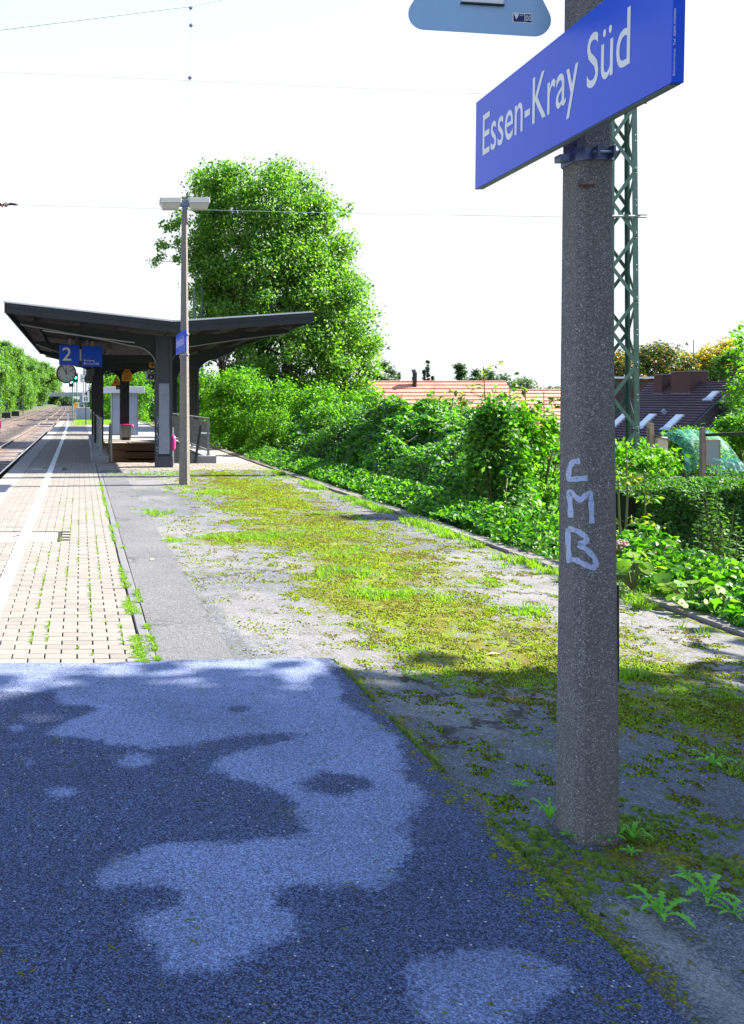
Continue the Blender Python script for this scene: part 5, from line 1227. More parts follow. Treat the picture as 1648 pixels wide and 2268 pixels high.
for k, (px, py_, lab) in enumerate(((1480, 1260, 'big pale burdock leaf cluster beside the kerb'), (1400, 1240, 'broad-leaved burdock close to the concrete pole'), (1590, 1330, 'burdock with wide leaves near the right border'), (1530, 1300, 'burdock between the other two on the kerb'))):
    Yd = 7.4 - .3*k; p = W(px, py_, Yd); t = thing('burdock', lab, 'plant', (p.x, Yd, p.z - .25), 'burdocks along the kerb'); r_ = random.Random(k); b = MB(); LP = []; BI = []
    for q in range(15):
        a = q*2.4; l = .10 + .12*r_.random(); h = .14 + .16*r_.random(); b.tube([(0, 0, 0), (math.cos(a)*l*.5, math.sin(a)*l*.5, h*.8), (math.cos(a)*l, math.sin(a)*l, h)], .006, 4, False); LP.append([math.cos(a)*l, math.sin(a)*l, h]); BI.append([math.cos(a)*.3, math.sin(a)*.3 - .2, 1])
    b.build('stems', M['stem'], t); V, F = leafpts(LP, .10 + .05*rng.random(len(LP)), np.array(BI), .65, 'round', .95); npmesh('leaves', V, F, M['grassblade'], t)
pk = plain('hemp_pink', (.50, .30, .30), .8)
for k, (px, py_, lab) in enumerate(((1475, 1212, 'tall dusty pink hemp agrimony flower head before the hedge'), (1368, 1200, 'dusty pink flower head touching the concrete pole'), (1430, 1235, 'low spreading pink flower head between the two others'), (1452, 1222, 'small pink flower cluster beside the tall one'))):
    Yd = 7.9; p = W(px, py_, Yd); t = thing('hemp_agrimony', lab, 'flower', (p.x, Yd, p.z - .5), 'pink flowers right of the pole'); b = MB(); FL = MB(); r_ = random.Random(k + 9)
    b.tube([(0, 0, 0), (0, 0, .4)], .006, 4)
    for q in range(46):
        a = r_.random()*6.28; l = r_.random()**.5*(.085 if k != 2 else .13); c = Vector((math.cos(a)*l, math.sin(a)*l, .48 + r_.random()*.05 - l*.3)); b.tube([(0, 0, .38), c], .002, 3, False); FL.tube([c - Vector((0, 0, .008)), c + Vector((0, 0, .002)), c + Vector((0, 0, .01))], [.006, .013, .004], 5)
    b.build('stems', M['stem'], t); FL.build('florets', pk, t)
# garden behind the hedge: post with nest box, netting over bushes, framed pane
t = thing('nest_box_post', 'weathered wooden post with a pale nest box before the dark roof', 'post', tuple(W(1441, 1020, 24))); MB().box(-.06, .06, -.06, .06, -.6, 1.05).build('post', M['boardedge'], t); MB().box(-.10, -.065, -.03, .03, -.2, .9).build('batten', M['sleeper'], t)
nb_ = MB().cbox(.10, .38, -.16, .08, .18, .66, .02).build('nest_box', plain('pale_wood', (.62, .52, .38), .8), t); MB().add([(.06, -.2, .68), (.46, -.2, .56), (.46, .1, .56), (.06, .1, .72), (.06, -.2, .70), (.46, -.2, .58), (.46, .1, .58), (.06, .1, .74)], [(0,3,2,1),(4,5,6,7),(0,1,5,4),(1,2,6,5),(2,3,7,6),(3,0,4,7)]).build('lid', M['sleeper'], nb_)
YN = 26.
nbh = shrub('fruit_bush', 'leafy fruit bush under the green bird netting', W(1545, 0, YN).x, YN + .3, 1.35, 1.05, 100, 80, .09, M['lightbush'], -2.3 + 1.2, 55, wide=1.15); nbh.location.z = W(0, 1052, YN).z
def netm():
    m, n, bs, out = mat('bird_net'); t_ = n.nodes.new('ShaderNodeBsdfTransparent'); ms = n.nodes.new('ShaderNodeMixShader'); f = noi(n, objco(n), 5, 4, .7); n.links.new(ramp(n, f, [(.35, .10), (.7, .5)]), ms.inputs[0])
    n.links.new(t_.outputs[0], ms.inputs[1]); n.links.new(bs.outputs[0], ms.inputs[2]); n.links.new(ms.outputs[0], out.inputs[0]); bs.inputs['Base Color'].default_value = (.08, .42, .33, 1); bs.inputs['Roughness'].default_value = .6; return m
M['net'] = netm()
def netting(label, cx, cy, w_, h_, d_, seed, name='bird_netting'):
    t = thing(name, label, 'netting', (cx, cy, 0)); us = np.linspace(-1, 1, 34); vs = np.linspace(0, 1, 22); U, Vv = np.meshgrid(us, vs); n_ = fbm(U*3, Vv*3, 1, 3, seed)
    ang = Vv * np.pi * .62; Xn = U*w_*(1 - .25*np.sin(ang)*.6) + .05*n_; Yn = -d_*np.cos(ang) + .08*n_; Zn = h_*np.sin(ang)**.7 + .07*fbm(U*6, Vv*4, 1, 2, seed + 1) - .3*np.abs(U)**4*h_
    i = np.arange((len(vs)-1)*len(us)).reshape(-1, len(us))[:, :-1].ravel(); nx = len(us); npmesh('net', np.stack([Xn.ravel(), Yn.ravel(), Zn.ravel()], 1), np.stack([i, i+1, i+1+nx, i+nx], 1), M['net'], t, True); return t
pz = W(1545, 1030, YN); t = netting('turquoise bird netting draped over the fruit bush', pz.x - .25, YN, .85, 1.1, 1.0, 2); t.location.z = pz.z - .05
pz = W(1610, 1045, 22); t = netting('small sagging piece of turquoise netting at the right border', pz.x, 22, .45, .55, .4, 6); t.location.z = pz.z - .25
p = W(1560, 1030, 25); t = thing('framed_pane', 'dark framed pane leaning against a wooden post in the garden', 'pane', tuple(p)); MB().box(-.10, .0, -.06, .06, -.4, 1.1).build('post', M['sleeper'], t)
MB().box(.03, .40, -.05, -.02, .05, .70).build('pane', M['glass'], t); MB().box(.01, .03, -.06, -.01, .0, .74).box(.40, .43, -.06, -.01, .0, .74).box(.03, .40, -.06, -.01, .702, .74).box(.03, .40, -.06, -.01, 0, .048).build('frame', M['boardedge'], t)
MB().bar((0, -.1, .88), (1.5, -.1, .95), .09).build('cross_beam', M['under'], t)
shrub('garden_bush', 'leafy garden bush at the right border under the dormer', W(1650, 0, 27).x, 27, 1.35, 1.1, 90, 80, .10, M['lightbush'], W(0, 1020, 27).z, 56)
shrub('garden_bush', 'dark green garden bush left of the nest box', W(1400, 0, 27).x, 27, .9, 1.1, 80, 80, .10, M['lightbush'], W(0, 1045, 27).z, 57)
# overhanging branch at the right border
rng = np.random.default_rng(77); p = W(1646, 870, 17); ob = thing('overhanging_tree', 'green tree reaching in over the right border beside the yellow one', 'tree', (p.x + 2.3, 17.5, -1.5)); Cn = []
for (x, y, s_) in ((1640, 745, 8), (1650, 775, 12), (1655, 800, 18), (1668, 850, 25), (1640, 845, 9), (1630, 872, 8), (1645, 880, 14), (1622, 885, 5), (1640, 900, 8), (1665, 910, 20), (1700, 800, 40), (1720, 860, 40), (1760, 780, 60), (1740, 720, 50)):
    for k in range(4): Cn.append(np.array(W(x + random.gauss(0, s_), y + random.gauss(0, s_), 17 + random.gauss(0, .3))) - np.array([p.x + 2.3, 17.5, -1.5]))
P, bi = clumpleaves(Cn, .2, 26); V, F = leafpts(P, .085*(.7 + .6*rng.random(len(P))), bi, .5, 'leaf', .6); npmesh('crown', V, F, M['lightbush'], ob); b = MB(); b.tube([(0, 0, -.3), (0, 0, 2), (-.3, -.1, 4)], [.12, .09, .04], 6); limbs(b, (0, 0, 1), (-.3, -.1, 4), Cn, 20, .06, 5); b.build('trunk', M['bark'], ob)

# ------------------------------------------------------------ houses beyond the slope
def dark_house():
    XR, Y2, Y1, ZR = 57.4, 75., 86.6, 3.25; t = thing('brown_roof_house', 'house with dark brown tiled roof, roof windows and brick chimneys', 'house', (XR, Y2, -5)); o = Vector((XR, Y2, -5))
    E = (-5.6, -5.35)         # eave offset x, z from ridge
    Lr = math.hypot(*E); n = 23; rf = bpy.data.objects.new('roof', None); link(rf, t)
    rowm = []
    for k in range(n):
        a, b_ = k / n, (k + 1) / n; x0, z0 = E[0]*a, E[1]*a; x1, z1 = E[0]*b_, E[1]*b_; nx_, nz_ = -E[1]/Lr * -1, E[0]/Lr * -1
        nx_, nz_ = (E[1]/Lr, -E[0]/Lr); th = .13
        q = MB(); ys_ = np.linspace(0, Y1 - Y2, 36); w0 = lambda y: .0 + .05 * math.sin(y * 2 * math.pi / .66 * .5)
        for y0, y1 in zip(ys_[:-1], ys_[1:]):
            g = .012
            q.add([(x0, y0+g, z0 + .02), (x0, y1-g, z0 + .02), (x1 + nx_*th, y1-g, z1 + nz_*th), (x1 + nx_*th, y0+g, z1 + nz_*th), (x1, y0, z1), (x1, y1, z1)], [(0, 1, 2, 3), (3, 2, 5, 4)])
        ro = q.build('tile_row', M['rooftile'], rf); ro.location = (0, 0, ZR + 5)
    MB().prism_y([(E[0], ZR + 5 + E[1] - .03), (0, ZR + 5 - .03), (5.6, ZR + 5 - 5.38), (5.6, ZR + 5 - 5.5), (E[0], ZR + 5 + E[1] - .15)], .0, Y1 - Y2).build('gable_block', M['slate'], t)
    MB().tube([(0, -.05, ZR + 5.05), (0, Y1 - Y2, ZR + 5.05)], .13, 6).build('ridge_cap', M['rooftile'], t)
    MB().bar((.0, -.08, ZR + 5.0), (E[0], -.08, ZR + 5 + E[1]), .06, .28, up=(0, 1, 0)).build('verge_board', M['slate'], t)
    sr = MB()
    for k in range(11):
        z = ZR + 5 - .35 - k*.44; 
        for j in range(-int((k + 1)*.9), int((k + 1)*.9)): sr.add([(j*.44 + .22*(k % 2), -.03, z), (j*.44 + .22*(k % 2) + .22, -.035, z - .24), (j*.44 + .22*(k % 2) + .44, -.03, z), (j*.44 + .22*(k % 2) + .22, -.028, z + .24)], [(0, 1, 2, 3)])
    sr.build('slate_cladding', M['slate'], t, kind='stuff')
    def onroof(f, y, w_, l, name, m, h=.12):
        x0, z0 = E[0]*f, E[1]*f; x1, z1 = E[0]*(f + l/Lr), E[1]*(f + l/Lr); nx_, nz_ = (E[1]/Lr, -E[0]/Lr)
        return MB().add([(x0 + nx_*q, yy_, ZR + 5 + z0 + nz_*q) for q in (.02, h) for yy_ in (y, y + w_)] + [(x1 + nx_*q, yy_, ZR + 5 + z1 + nz_*q) for q in (.02, h) for yy_ in (y, y + w_)], [(0, 1, 3, 2), (4, 6, 7, 5), (0, 4, 5, 1), (2, 3, 7, 6), (0, 2, 6, 4), (1, 5, 7, 3)]).build(name, m, t)
    for (f, y, w_, l) in ((.56, 1.9, 1.0, 1.75), (.56, 5.6, 1.0, 1.75), (.56, 9.6, 1.0, 1.75), (.17, .6, .8, .9)):
        o1 = onroof(f, y, w_, l, 'roof_window', M['frame'], .20); o2 = onroof(f + .012, y + .07, w_ - .14, l - .16, 'pane', M['skylight'], .225); o2.parent = o1
        onroof(f + l/Lr, y - .15, w_ + .3, .30, 'flashing', M['lead'], .21)
    onroof(.51, 4.6, .12, .4, 'vent_pipe', M['lead'], .5)
    for (y, w_, zt, zl, lab) in ((4.3, 2.6, 1.05, 1.5, 0), (8.2, 1.1, .85, .5, 1), (.9, 1.0, .9, .3, 2)):
        c = MB().box(-1.0 if lab != 2 else .8, .6 if lab != 2 else 2.0, y, y + w_, ZR + 5 - zl - .8, ZR + 5 + zt).build('chimney', M['brick'], t); MB().box(-1.06 if lab != 2 else .74, .66 if lab != 2 else 2.06, y - .06, y + w_ + .06, ZR + 5 + zt + .002, ZR + 5 + zt + .12).build('chimney_cap', M['kerb'], c)
        if lab != 2:
            for k in range(5): MB().box(-1.03 + k*.22 - .0, -1.03 + k*.22 + .24, y - .03, y + w_ + .05, ZR + 5 - 1.03 + k*.21 - .15, ZR + 5 - 1.03 + k*.21 + .12).build('stepped_flashing', M['lead'], c)
    MB().box(E[0] + .5, 5.2, .12, Y1 - Y2 - .1, .3, ZR + 5 + E[1] - .16).build('wall', M['render'], t); MB().bar((E[0] - .1, -.1, ZR + 5 + E[1] - .05), (E[0] - .1, Y1 - Y2, ZR + 5 + E[1] - .05), .14).build('gutter', M['slate'], t)
    # window in a box dormer on the gable side
    d = MB().box(-1.55, 4.5, -1.2, -.04, ZR + 5 - 4.7, ZR + 5 - 1.75).build('bay', M['slate'], t); MB().box(-1.7, 4.7, -1.4, 0, ZR + 5 - 1.748, ZR + 5 - 1.6).build('bay_roof', M['frame'], t)
    w0 = MB().box(-1.2, 1.3, -1.28, -1.205, ZR + 5 - 3.9, ZR + 5 - 2.0).build('window', M['frame'], t); MB().box(-1.1, -.02, -1.30, -1.282, ZR + 5 - 3.8, ZR + 5 - 2.1).box(.12, 1.2, -1.30, -1.282, ZR + 5 - 3.8, ZR + 5 - 2.1).build('pane', M['glass'], w0)
    MB().box(-1.6, 4.6, -1.36, -1.21, ZR + 5 - 4.1, ZR + 5 - 3.92).build('sill', M['frame'], t)
    MB().tube([(-1.45, -1.3, 3.3), (-1.45, -1.3, ZR + 5 - 1.8)], .06, 6).build('downpipe', M['frame'], t)
    # windows of the ground floor under the eave
    for y in (.9, 3.2): w1 = MB().box(E[0] + .42, E[0] + .48, y, y + 1.1, .9, 2.3).build('window', M['frame'], t); MB().box(E[0] + .40, E[0] + .415, y + .1, y + 1.0, 1.0, 2.2).build('pane', M['glass'], w1)
    # aerials
    MB().tube([(-.2, 5.0, ZR + 6), (-.2, 5.0, ZR + 9.0)], .035, 5).build('aerial', M['railside'], t)
    b = MB().tube([(2.2, 1.2, ZR + 5), (2.2, 1.2, ZR + 7.2)], .03, 5); 
    for k in range(3): b.bar((1.2 + .1*k, 1.2, ZR + 6.6 + .25*k), (3.4 - .1*k, 1.2, ZR + 6.6 + .25*k), .03)
    b.build('aerial', M['galv'], t)
dark_house()
t = thing('brick_gable_house', 'dark brick gable with pale copings left of the brown roof', 'house', (56.0, 90, -5)); MB().prism_y([(-5.5, 4.0), (-1.3, 8.0), (0, 8.9), (4.5, 8.9), (4.5, 0), (-5.5, 0)], 0, 6).build('gable_wall', M['brick'], t); MB().bar((-5.7, -.1, 4.2), (-.2, -.1, 9.1), .3, .35, up=(0, 1, 0)).build('coping', M['kioskroof'], t); MB().bar((-.2, -.1, 9.05), (4.6, -.1, 9.05), .2, .3, up=(0, 1, 0)).build('top_coping', M['kioskroof'], t)
def redtile():
    m, n, bs, _ = mat('red_tile'); co = objco(n); sx = nd(n, 'ShaderNodeSeparateXYZ'); n.links.new(co, sx.inputs[0])
    f = noi(n, co, .8, 4); col = ramp(n, f, [(.3, (.40, .17, .11)), (.7, (.54, .26, .18))]); fx = mth(n, 'FRACT', mth(n, 'MULTIPLY', sx.outputs[0], 3.2)); fz_ = mth(n, 'FRACT', mth(n, 'MULTIPLY', sx.outputs[2], 3.6))
    g = mth(n, 'MAXIMUM', mth(n, 'LESS_THAN', fx, .22), mth(n, 'LESS_THAN', fz_, .22)); col = mix(n, mth(n, 'MULTIPLY', g, .55), col, (.28, .06, .03)); n.links.new(col, bs.inputs['Base Color']); bs.inputs['Roughness'].default_value = .6
    bump(n, bs, g, .5, .05); return m
M['redtile'] = redtile()
def red_house(label, x0, x1, Yr, zr, run, drop, chim=None):
    t = thing('red_roof_house', label, 'house', (x0, Yr, -4.5), 'red-roofed terrace beyond the thicket'); w_ = x1 - x0; zr += 4.5
    rf = bpy.data.objects.new('roof', None); link(rf, t)
    n = 11
    for k in range(n):
        a, b_ = k/n, (k+1)/n; MB().add([(0, -run*a, zr - drop*a), (w_, -run*a, zr - drop*a), (w_, -run*b_ - .03, zr - drop*b_ + .07), (0, -run*b_ - .03, zr - drop*b_ + .07), (0, -run*b_, zr - drop*b_), (w_, -run*b_, zr - drop*b_)], [(3, 2, 1, 0), (4, 5, 2, 3)]).build('tile_row', M['redtile'], rf)
    MB().tube([(0, 0, zr + .03), (w_, 0, zr + .03)], .10, 6).build('ridge_cap', M['redtile'], t)
    MB().add([(0, 0, zr - .1), (w_, 0, zr - .1), (w_, run, zr - drop), (0, run, zr - drop)], [(0, 1, 2, 3)]).build('back_roof', M['redtile'], t)
    MB().box(.3, w_ - .3, -run + .6, run - .6, 0, zr - drop + .4).build('wall', M['render'], t); MB().bar((0, -run - .1, zr - drop), (w_, -run - .1, zr - drop), .14).build('gutter', M['galv'], t)
    if chim: c = MB().tube([(chim, -.5, zr - .6), (chim, -.5, zr + .9)], .22, 8).build('flue', M['black'], t); MB().tube([(chim, -.5, zr + .9), (chim, -.5, zr + 1.3)], [.3, .05], 8).build('flue_cap', M['black'], c)
    return t
red_house('long red-roofed house with a thin dark flue on its ridge', 29.0, 44.6, 90, 3.62, 4.6, 4.2, 5.9); red_house('lower red-roofed house just left of the concrete pole', 44.7, 53, 91, 2.75, 4.6, 4.2)
t = [o for o in sc.objects if o.name == 'red_roof_house'][0]; MB().box(2.6, 3.2, -3.2, -2.9, 5.0, 5.35).build('roof_hatch', M['black'], t)

# far trees
def profp(q): return np.clip(np.sin(np.pi * np.clip(q, .02, 1) ** .7), .15, 1) * .8 + .1
tree('rowan_tree', 'dark tree with orange berries behind the brown roof', W(1450, 0, 100).x, 100, -5, 12.4, 6.2, 150, 110, .36, M['orangegreen'], .3, .3, 101, 'trees behind the brown roof', clump=.2)
tree('rowan_tree', 'dark berry tree farther right behind the chimneys', W(1530, 0, 104).x, 104, -5, 11.6, 5.5, 120, 110, .36, M['orangegreen'], .3, .3, 102, 'trees behind the brown roof', clump=.2)
tree('rowan_tree', 'dark berry tree seen through the lattice mast', W(1385, 0, 98).x, 98, -5, 11.6, 4.2, 100, 100, .34, M['orangegreen'], .2, .3, 103, 'trees behind the brown roof', clump=.22)
tree('autumn_tree', 'yellow autumn tree behind the big chimney', W(1590, 0, 100).x, 100, -5, 12.9, 5.0, 120, 110, .34, M['autumn'], .3, .3, 104, clump=.2)
tree('green_tree', 'mid-green tree at the right border beside the yellow one', W(1650, 0, 95).x, 95, -5, 12.4, 4.0, 90, 100, .34, M['lefttree'], .3, .3, 105, clump=.22)
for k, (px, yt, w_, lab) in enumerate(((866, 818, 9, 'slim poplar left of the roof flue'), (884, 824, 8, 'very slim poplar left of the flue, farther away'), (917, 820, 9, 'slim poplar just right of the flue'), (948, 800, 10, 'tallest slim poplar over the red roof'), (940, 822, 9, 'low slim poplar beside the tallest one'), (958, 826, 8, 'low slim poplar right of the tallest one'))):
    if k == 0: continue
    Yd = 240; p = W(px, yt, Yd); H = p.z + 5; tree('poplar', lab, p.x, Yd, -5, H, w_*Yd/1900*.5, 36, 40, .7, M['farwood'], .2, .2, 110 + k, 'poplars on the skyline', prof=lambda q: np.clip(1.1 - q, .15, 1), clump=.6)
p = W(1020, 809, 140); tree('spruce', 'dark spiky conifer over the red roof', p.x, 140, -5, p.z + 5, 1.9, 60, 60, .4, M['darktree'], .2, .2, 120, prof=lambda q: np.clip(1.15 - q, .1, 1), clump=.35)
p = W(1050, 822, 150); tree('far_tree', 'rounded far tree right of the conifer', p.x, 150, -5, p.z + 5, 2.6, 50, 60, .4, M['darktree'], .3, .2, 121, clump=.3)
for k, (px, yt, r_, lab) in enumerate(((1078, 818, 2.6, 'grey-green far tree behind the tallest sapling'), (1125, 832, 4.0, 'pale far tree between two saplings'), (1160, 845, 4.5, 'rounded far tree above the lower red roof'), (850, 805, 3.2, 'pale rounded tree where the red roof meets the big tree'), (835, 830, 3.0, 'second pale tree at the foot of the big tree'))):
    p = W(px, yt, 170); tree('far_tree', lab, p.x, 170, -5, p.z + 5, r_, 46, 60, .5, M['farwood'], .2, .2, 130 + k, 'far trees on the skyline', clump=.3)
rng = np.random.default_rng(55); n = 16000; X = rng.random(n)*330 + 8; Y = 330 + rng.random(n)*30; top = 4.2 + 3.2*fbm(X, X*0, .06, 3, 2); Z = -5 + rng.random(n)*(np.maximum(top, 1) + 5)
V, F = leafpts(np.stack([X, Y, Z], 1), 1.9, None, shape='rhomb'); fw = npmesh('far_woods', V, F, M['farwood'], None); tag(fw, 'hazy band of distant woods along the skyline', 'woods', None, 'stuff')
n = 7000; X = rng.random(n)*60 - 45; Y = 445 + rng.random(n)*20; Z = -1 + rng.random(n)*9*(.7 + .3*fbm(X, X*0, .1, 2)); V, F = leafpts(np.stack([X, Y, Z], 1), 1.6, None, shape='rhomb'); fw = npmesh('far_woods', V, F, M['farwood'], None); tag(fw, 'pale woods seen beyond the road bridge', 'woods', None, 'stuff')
# shade trees standing right of the platform, outside the view
st_ = tree('shade_tree', 'spreading tree right of the platform whose shade falls on the near asphalt', 11.3, 1.55, -1, 13.0, 4.9, 300, 210, .34, M['darktree'], .24, .35, 201, 'trees shading the near platform', clump=.20)
copy_tree(st_, (11.8, -7.5, -1), 'shade tree farther back beside the platform', rz=2., scale=(1.15, 1.15, 1.05))

# ------------------------------------------------------------ grass, moss, small plants on the platform
def tufts(pts, blades, h, m, name, label, spread=.05, parent=None):
    P = []; 
    n = len(pts) * blades; idx = np.repeat(np.arange(len(pts)), blades); pts = np.asarray(pts, float); hh = np.broadcast_to(np.asarray(h, float), (len(pts),))[idx] * (.45 + .75*rng.random(n))
    sp = np.broadcast_to(np.asarray(spread, float), (len(pts),))[idx]; a = rng.random(n)*2*np.pi; r_ = np.sqrt(rng.random(n))*sp; base = pts[idx] + np.stack([r_*np.cos(a), r_*np.sin(a), 0*a - .004], 1)
    la = a + rng.normal(size=n)*.8; lean = (.25 + .75*rng.random(n))*hh; d = np.stack([np.cos(la), np.sin(la)], 1); wv_ = (.0022 + .0022*rng.random(n))*(1 + hh*4); pr = np.stack([-d[:, 1], d[:, 0]], 1)
    mid = base.copy(); mid[:, :2] += d*(lean*.35)[:, None]; mid[:, 2] += hh*.65; tip = base.copy(); tip[:, :2] += d*lean[:, None]; tip[:, 2] += hh*(.75 + .25*rng.random(n))
    o = np.zeros_like(base); o[:, :2] = pr*wv_[:, None]; V = np.stack([base - o, base + o, mid + o*.8, mid - o*.8, tip], 1).reshape(-1, 3); F = (np.array([[0, 1, 2, 3]])[None] + (np.arange(n)*5)[:, None, None]).reshape(-1, 4)
    T = (np.array([[3, 2, 4, 4]])[None] + (np.arange(n)*5)[:, None, None]).reshape(-1, 4)
    me_v = V; me = bpy.data.meshes.new(name); Fl = [tuple(f) for f in F.tolist()] + [(f[0], f[1], f[2]) for f in T.tolist()]; me.from_pydata(V.tolist(), [], Fl); me.materials.append(m); o_ = bpy.data.objects.new(name, me); link(o_, parent); tag(o_, label, 'grass' if not parent else None, None, 'stuff'); return o_
rng = np.random.default_rng(301); pts = []; hs = []; sp = []
for _ in range(26000):
    y = 2.4 + 17.4 * rng.random() ** 1.2; x = 1.0 + 3.4 * rng.random()
    if y < 5 and x < 1.62: continue
    m_ = float(mossd(np.array([x]), np.array([y]))[0]); g = float(fbm(np.array([x]), np.array([y*.7]), 4.2, 4, 40)[0])
    if m_ > .22 and g > .42 + (.2 if y < 4.5 else 0): pts.append((x, y, .003)); hs.append(.010 + .018*rng.random()**2); sp.append(.02 + .02*rng.random())
pts, hs, sp = pts[:3600], hs[:3600], sp[:3600]
def addp(px, py, n, rx, ry, h):
    for _ in range(n): g = G(px + rng.normal()*rx, py + rng.normal()*ry); pts.append((g.x, g.y, .003)); hs.append(h*(.7 + .6*rng.random())); sp.append(.05)
addp(560, 1190, 170, 70, 5, .04); addp(470, 1091, 70, 35, 2.5, .05); addp(340, 1136, 40, 18, 3, .04); addp(390, 1198, 22, 16, 2, .03); addp(835, 1318, 60, 32, 5, .045); addp(330, 1050, 60, 45, 2, .05); addp(640, 1060, 60, 60, 4, .05); addp(560, 1040, 40, 60, 3, .04); addp(740, 1225, 50, 40, 8, .04); addp(780, 1270, 60, 50, 7, .045)
addp(1195, 1355, 10, 12, 5, .05); addp(975, 1330, 12, 15, 6, .04); addp(1400, 1500, 10, 12, 6, .05); addp(1160, 1360, 14, 14, 5, .05); addp(400, 1078, 12, 20, 1, .03); addp(1460, 1310, 45, 40, 9, .07); addp(1440, 1325, 25, 25, 6, .06)
for _ in range(900): # grass fringe by the kerb
    y = 5.2 + 15*rng.random(); x = 4.44 - abs(rng.normal())*.10
    if fbm(np.array([x]), np.array([y]), 1.1, 2, 50)[0] > -.1: pts.append((x, y, .003)); hs.append(.05 + .05*rng.random()); sp.append(.04)
tufts(pts, 13, hs, M['grassblade'], 'grass', 'tufts of bright grass growing through the mossy asphalt', sp)
pts, hs, sp = [], [], []
for _ in range(1500):
    y = 5.22 + 12*rng.random()**1.7; x = .39 + rng.normal()*.012*(1 + 1.2*(y < 7.5)); 
    if fbm(np.array([0.]), np.array([y]), 2.5, 2, 60)[0] > -.35: pts.append((x, y, 0)); hs.append(.014 + .012*rng.random()); sp.append(.012 + .012*(y < 7))
for _ in range(520):
    y = 5.22 + 6*rng.random()**1.5; x = .475 + rng.normal()*.008
    if fbm(np.array([3.]), np.array([y]), 3.0, 2, 61)[0] > .1: pts.append((x, y, 0)); hs.append(.02 + .015*rng.random()); sp.append(.015)
for _ in range(1500):
    y = 5.2 + 9*rng.random()**1.3; x = .385 - .1017*rng.integers(0, 9) + rng.normal()*.003
    if fbm(np.array([x*9]), np.array([y]), 2.2, 2, 62)[0] > .22: pts.append((x, y, 0)); hs.append(.012 + .012*rng.random()); sp.append(.006)
tufts(pts, 7, hs, M['grassblade'], 'weeds', 'small weeds growing in the joints along the paved path', sp)
pts = [(x, y, 0.) for x, y in zip(rng.random(1600)*3.5 - .35, 57 + 11.*rng.random(1600) ** .8)]
tufts(pts, 12, .16, M['grassblade'], 'grass', 'grass at the far end of the platform around the stop board post', .18)
# moss cushions round the foot of the pole
mc = MB(); ncush = 0
def cush(x, y, r, h):
    n = 7; b0 = len(mc.v); mc.v.append((x, y, h))
    for k in range(n): a = 2*math.pi*k/n; q = 1 + .15*math.sin(k*2.3 + x*90); mc.v.append((x + r*.62*q*math.cos(a), y + r*.62*q*math.sin(a), h*.78))
    for k in range(n): a = 2*math.pi*k/n; q = 1 + .15*math.sin(k*2.3 + x*90); mc.v.append((x + r*q*math.cos(a), y + r*q*math.sin(a), -.002))
    for k in range(n): j = (k + 1) % n; mc.f += [(b0, b0+1+k, b0+1+j), (b0+1+k, b0+1+n+k, b0+1+n+j, b0+1+j)]
rr = random.Random(12)
for _ in range(900):
    x = rr.gauss(1.95, .28); y = rr.gauss(3.08, .22)
    if abs(x - PX) < .12 and abs(y - PY) < .12 or x < 1.58: continue
    if fbm(np.array([x]), np.array([y]), 5, 2, 70)[0] > .15: cush(x, y, rr.uniform(.006, .022), rr.uniform(.005, .014))
for _ in range(900):
    x = rr.uniform(1.9, 4.0); y = rr.uniform(2.9, 5.5)
    if mossd(np.array([x]), np.array([y]))[0] > .45: cush(x, y, rr.uniform(.005, .016), rr.uniform(.004, .009))
for _ in range(500):
    y = rr.uniform(2.1, 5.3)
    if fbm(np.array([0.]), np.array([y]), 2.3, 3, 8)[0] > -.1: cush(1.562 + rr.gauss(0, .006), y, rr.uniform(.004, .011), .006 + .006 + rr.uniform(0, .006))
for _ in range(130):
    x = 1.45 + rr.gauss(0, .07); y = rr.uniform(1.9, 2.9); cush(x, y, rr.uniform(.003, .009), .012)
mo = mc.build('moss', M['moss_cushion'], None, smooth=True); tag(mo, 'cushions of green moss around the foot of the concrete pole and along the seam', 'moss', None, 'stuff')
# fine moss pile over the patches
rng = np.random.default_rng(400)
def pile(n, x0, x1, y0, y1, thr, pw):
    X = x0 + (x1 - x0) * rng.random(n); Y = y0 + (y1 - y0) * rng.random(n) ** pw
    k = (mossatt(X, Y) + .75 * fbm(X, Y, 7, 4, 90) + .45 * fbm(X, Y, 30, 2, 91) > thr) & ~((np.abs(X - PX) < .1) & (np.abs(Y - PY) < .1)); return X[k], Y[k]
X, Y = pile(330000, 1.62, 4.3, 2.4, 19.8, .60, 1.7); X2, Y2 = pile(8000, .98, 1.62, 5.4, 12, .5, 1.); X = np.concatenate([X, X2]); Y = np.concatenate([Y, Y2]); n = len(X); print('moss pile', n)
rad = (.002 + .0035 * rng.random(n)) * (1 + Y * .11); a0 = rng.random(n) * 6.28; V = []
for q in range(4): V.append(np.stack([X + rad * np.cos(a0 + q * 1.57), Y + rad * np.sin(a0 + q * 1.57), mz(X, Y)], 1))
V.append(np.stack([X + rad * .3 * rng.normal(size=n), Y + rad * .3 * rng.normal(size=n), mz(X, Y) + .003 + rad * (.3 + .9 * rng.random(n))], 1))
V = np.stack(V, 1).reshape(-1, 3); Fq = (np.array([[0, 1, 4], [1, 2, 4], [2, 3, 4], [3, 0, 4]])[None] + (np.arange(n) * 5)[:, None, None]).reshape(-1, 3)
o = npmesh('moss', V, Fq, M['mosspile'], None); tag(o, 'carpet of yellow-green and brown moss across the old asphalt', 'moss', None, 'stuff')
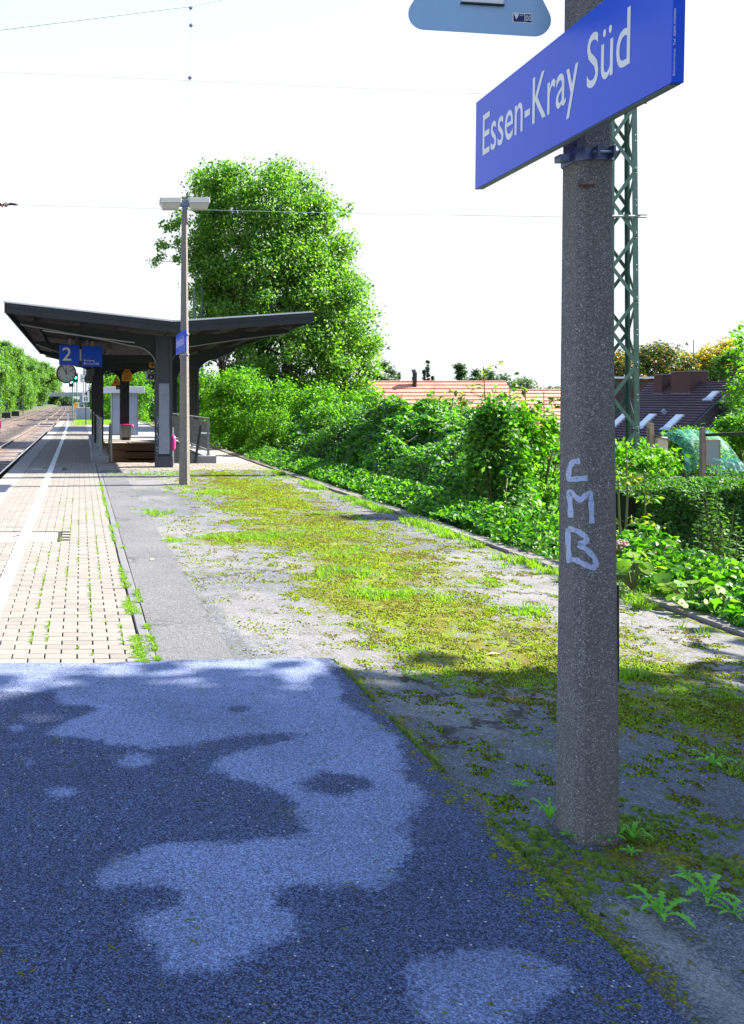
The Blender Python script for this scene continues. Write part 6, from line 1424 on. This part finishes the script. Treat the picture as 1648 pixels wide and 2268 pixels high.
# small rosette plants
def rosette(name, label, cat, x, y, n, L_, seed, m, tooth=True, lift=.35, group=None, wid=.17, s0=0.):
    t = thing(name, label, cat, (x, y, .004), group); r_ = random.Random(seed)
    for k in range(n):
        a = s0 + 2*math.pi*k/n + r_.gauss(0, .18); l = L_*r_.uniform(.65, 1.1); b = MB(); ca, sa = math.cos(a), math.sin(a); N_ = 13 if tooth else 7; mid = []; le = []; ri = []; droop = r_.uniform(.6, 1.2)*lift
        for q in range(N_):
            f = q/(N_-1); w_ = l*wid*(math.sin(math.pi*min(f*.85 + .12, 1))**.7)*(1. if not tooth or q % 2 else .35)*(.35 + .75*f if tooth else 1); 
            if q == N_-1: w_ = .001
            back = -.06*l if (tooth and q % 2) else 0; z = l*droop*math.sin(f*2.2)*.6 + .004; u = l*f
            mid.append((ca*u, sa*u, z)); le.append((ca*(u + back) - sa*w_, sa*(u + back) + ca*w_, z + w_*.35)); ri.append((ca*(u + back) + sa*w_, sa*(u + back) - ca*w_, z + w_*.35))
        b.v = mid + le + ri
        for q in range(N_-1): b.f += [(q, q+1, N_+q+1, N_+q), (q+1, q, 2*N_+q, 2*N_+q+1)]
        b.build('leaf', m, t)
    return t
wm = leafmat('rosette_leaf', [(.13, .42, .03), (.18, .50, .05)], .3, clump=8, cl_amt=.2)
def gp(px, py): g = G(px, py); return g.x, g.y
rosette('dandelion', 'large toothed rosette lowest at the right border, on bare asphalt', 'plant', *gp(1465, 2038), 9, .115, 1, wm, group='leaf rosettes on the asphalt', lift=.8)
rosette('dandelion', 'toothed rosette just above and right of the lowest one', 'plant', *gp(1568, 1995), 9, .105, 2, wm, group='leaf rosettes on the asphalt', lift=.7)
rosette('dandelion', 'small toothed rosette among moss higher at the right border', 'plant', *gp(1580, 1697), 8, .09, 3, wm, group='leaf rosettes on the asphalt', lift=.8)
rosette('dandelion', 'flat rosette between the moss right of the pole foot', 'plant', *gp(1525, 1945), 9, .05, 4, wm, group='leaf rosettes on the asphalt', lift=.4)
rosette('dandelion', 'rosette with wilted stalk at the lower right border', 'plant', *gp(1625, 2030), 7, .07, 5, wm, group='leaf rosettes on the asphalt', lift=.4)
rosette('plantain', 'smooth-leaved plantain at the right foot of the pole', 'plant', *gp(1345, 1868), 7, .06, 6, wm, False, .9, 'plantains at the pole foot')
rosette('plantain', 'smooth-leaved plantain touching the left foot of the pole', 'plant', *gp(1262, 1858), 7, .05, 7, wm, False, .7, 'plantains at the pole foot')
rosette('grass_tuft', 'spiky grass tuft right of the pole foot', 'grass tuft', *gp(1400, 1865), 22, .085, 8, wm, False, 1.1, None, .05)
rosette('grass_tuft', 'narrow upright grass tuft left of the pole foot', 'grass tuft', *gp(1218, 1820), 12, .08, 9, wm, False, 1.5, None, .06)
rosette('grass_tuft', 'low pale sprig on the moss left of the pole', 'grass tuft', *gp(1150, 1745), 10, .05, 10, wm, False, .5, None, .08)
rosette('grass_tuft', 'small rosette below the plantain at the pole foot', 'grass tuft', *gp(1398, 1895), 10, .04, 11, wm, False, .6, None, .1)
dl = plain('dead_leaf_tan', (.62, .42, .20), .7)
for k, (px, py_, lab, s_) in enumerate(((1093, 1454, 'curled tan leaf on the moss left of the pole', .05), (338, 1242, 'small pale leaf on the patched asphalt strip', .05), (935, 1400, 'tan leaf on bare asphalt left of the moss', .035), (1500, 1420, 'withered leaf right of the pole', .04))):
    x, y = gp(px, py_); t = thing('fallen_leaf', lab, 'leaf', (x, y, .012), 'fallen leaves', rz=k*1.1); b = MB(); b.add([(-s_, 0, 0), (0, s_*.35, .012), (s_, 0, .004), (0, -s_*.35, .012), (0, 0, .0)], [(0, 4, 2, 1), (0, 3, 2, 4)]); b.build('blade', dl, t); MB().tube([(s_, 0, .004), (s_*1.5, .005, .002)], .0012, 4).build('stalk', M['bark'], t)
a = G(1418, 2150); b_ = G(1500, 2245); t = thing('twig', 'thin dry twig lying by the seam in the lower right', 'twig', (a.x, a.y, .014)); MB().tube([(0, 0, 0), ((b_.x-a.x)*.35, (b_.y-a.y)*.3, .008), ((b_.x-a.x)*.7, (b_.y-a.y)*.75, .003), (b_.x-a.x, b_.y-a.y, 0)], [.0022, .002, .0018, .001], 5).build('stem', M['bark'], t); MB().tube([((b_.x-a.x)*.35, (b_.y-a.y)*.3, .008), ((b_.x-a.x)*.5, (b_.y-a.y)*.2, .012)], [.0015, .0008], 4).build('side_shoot', M['bark'], t)
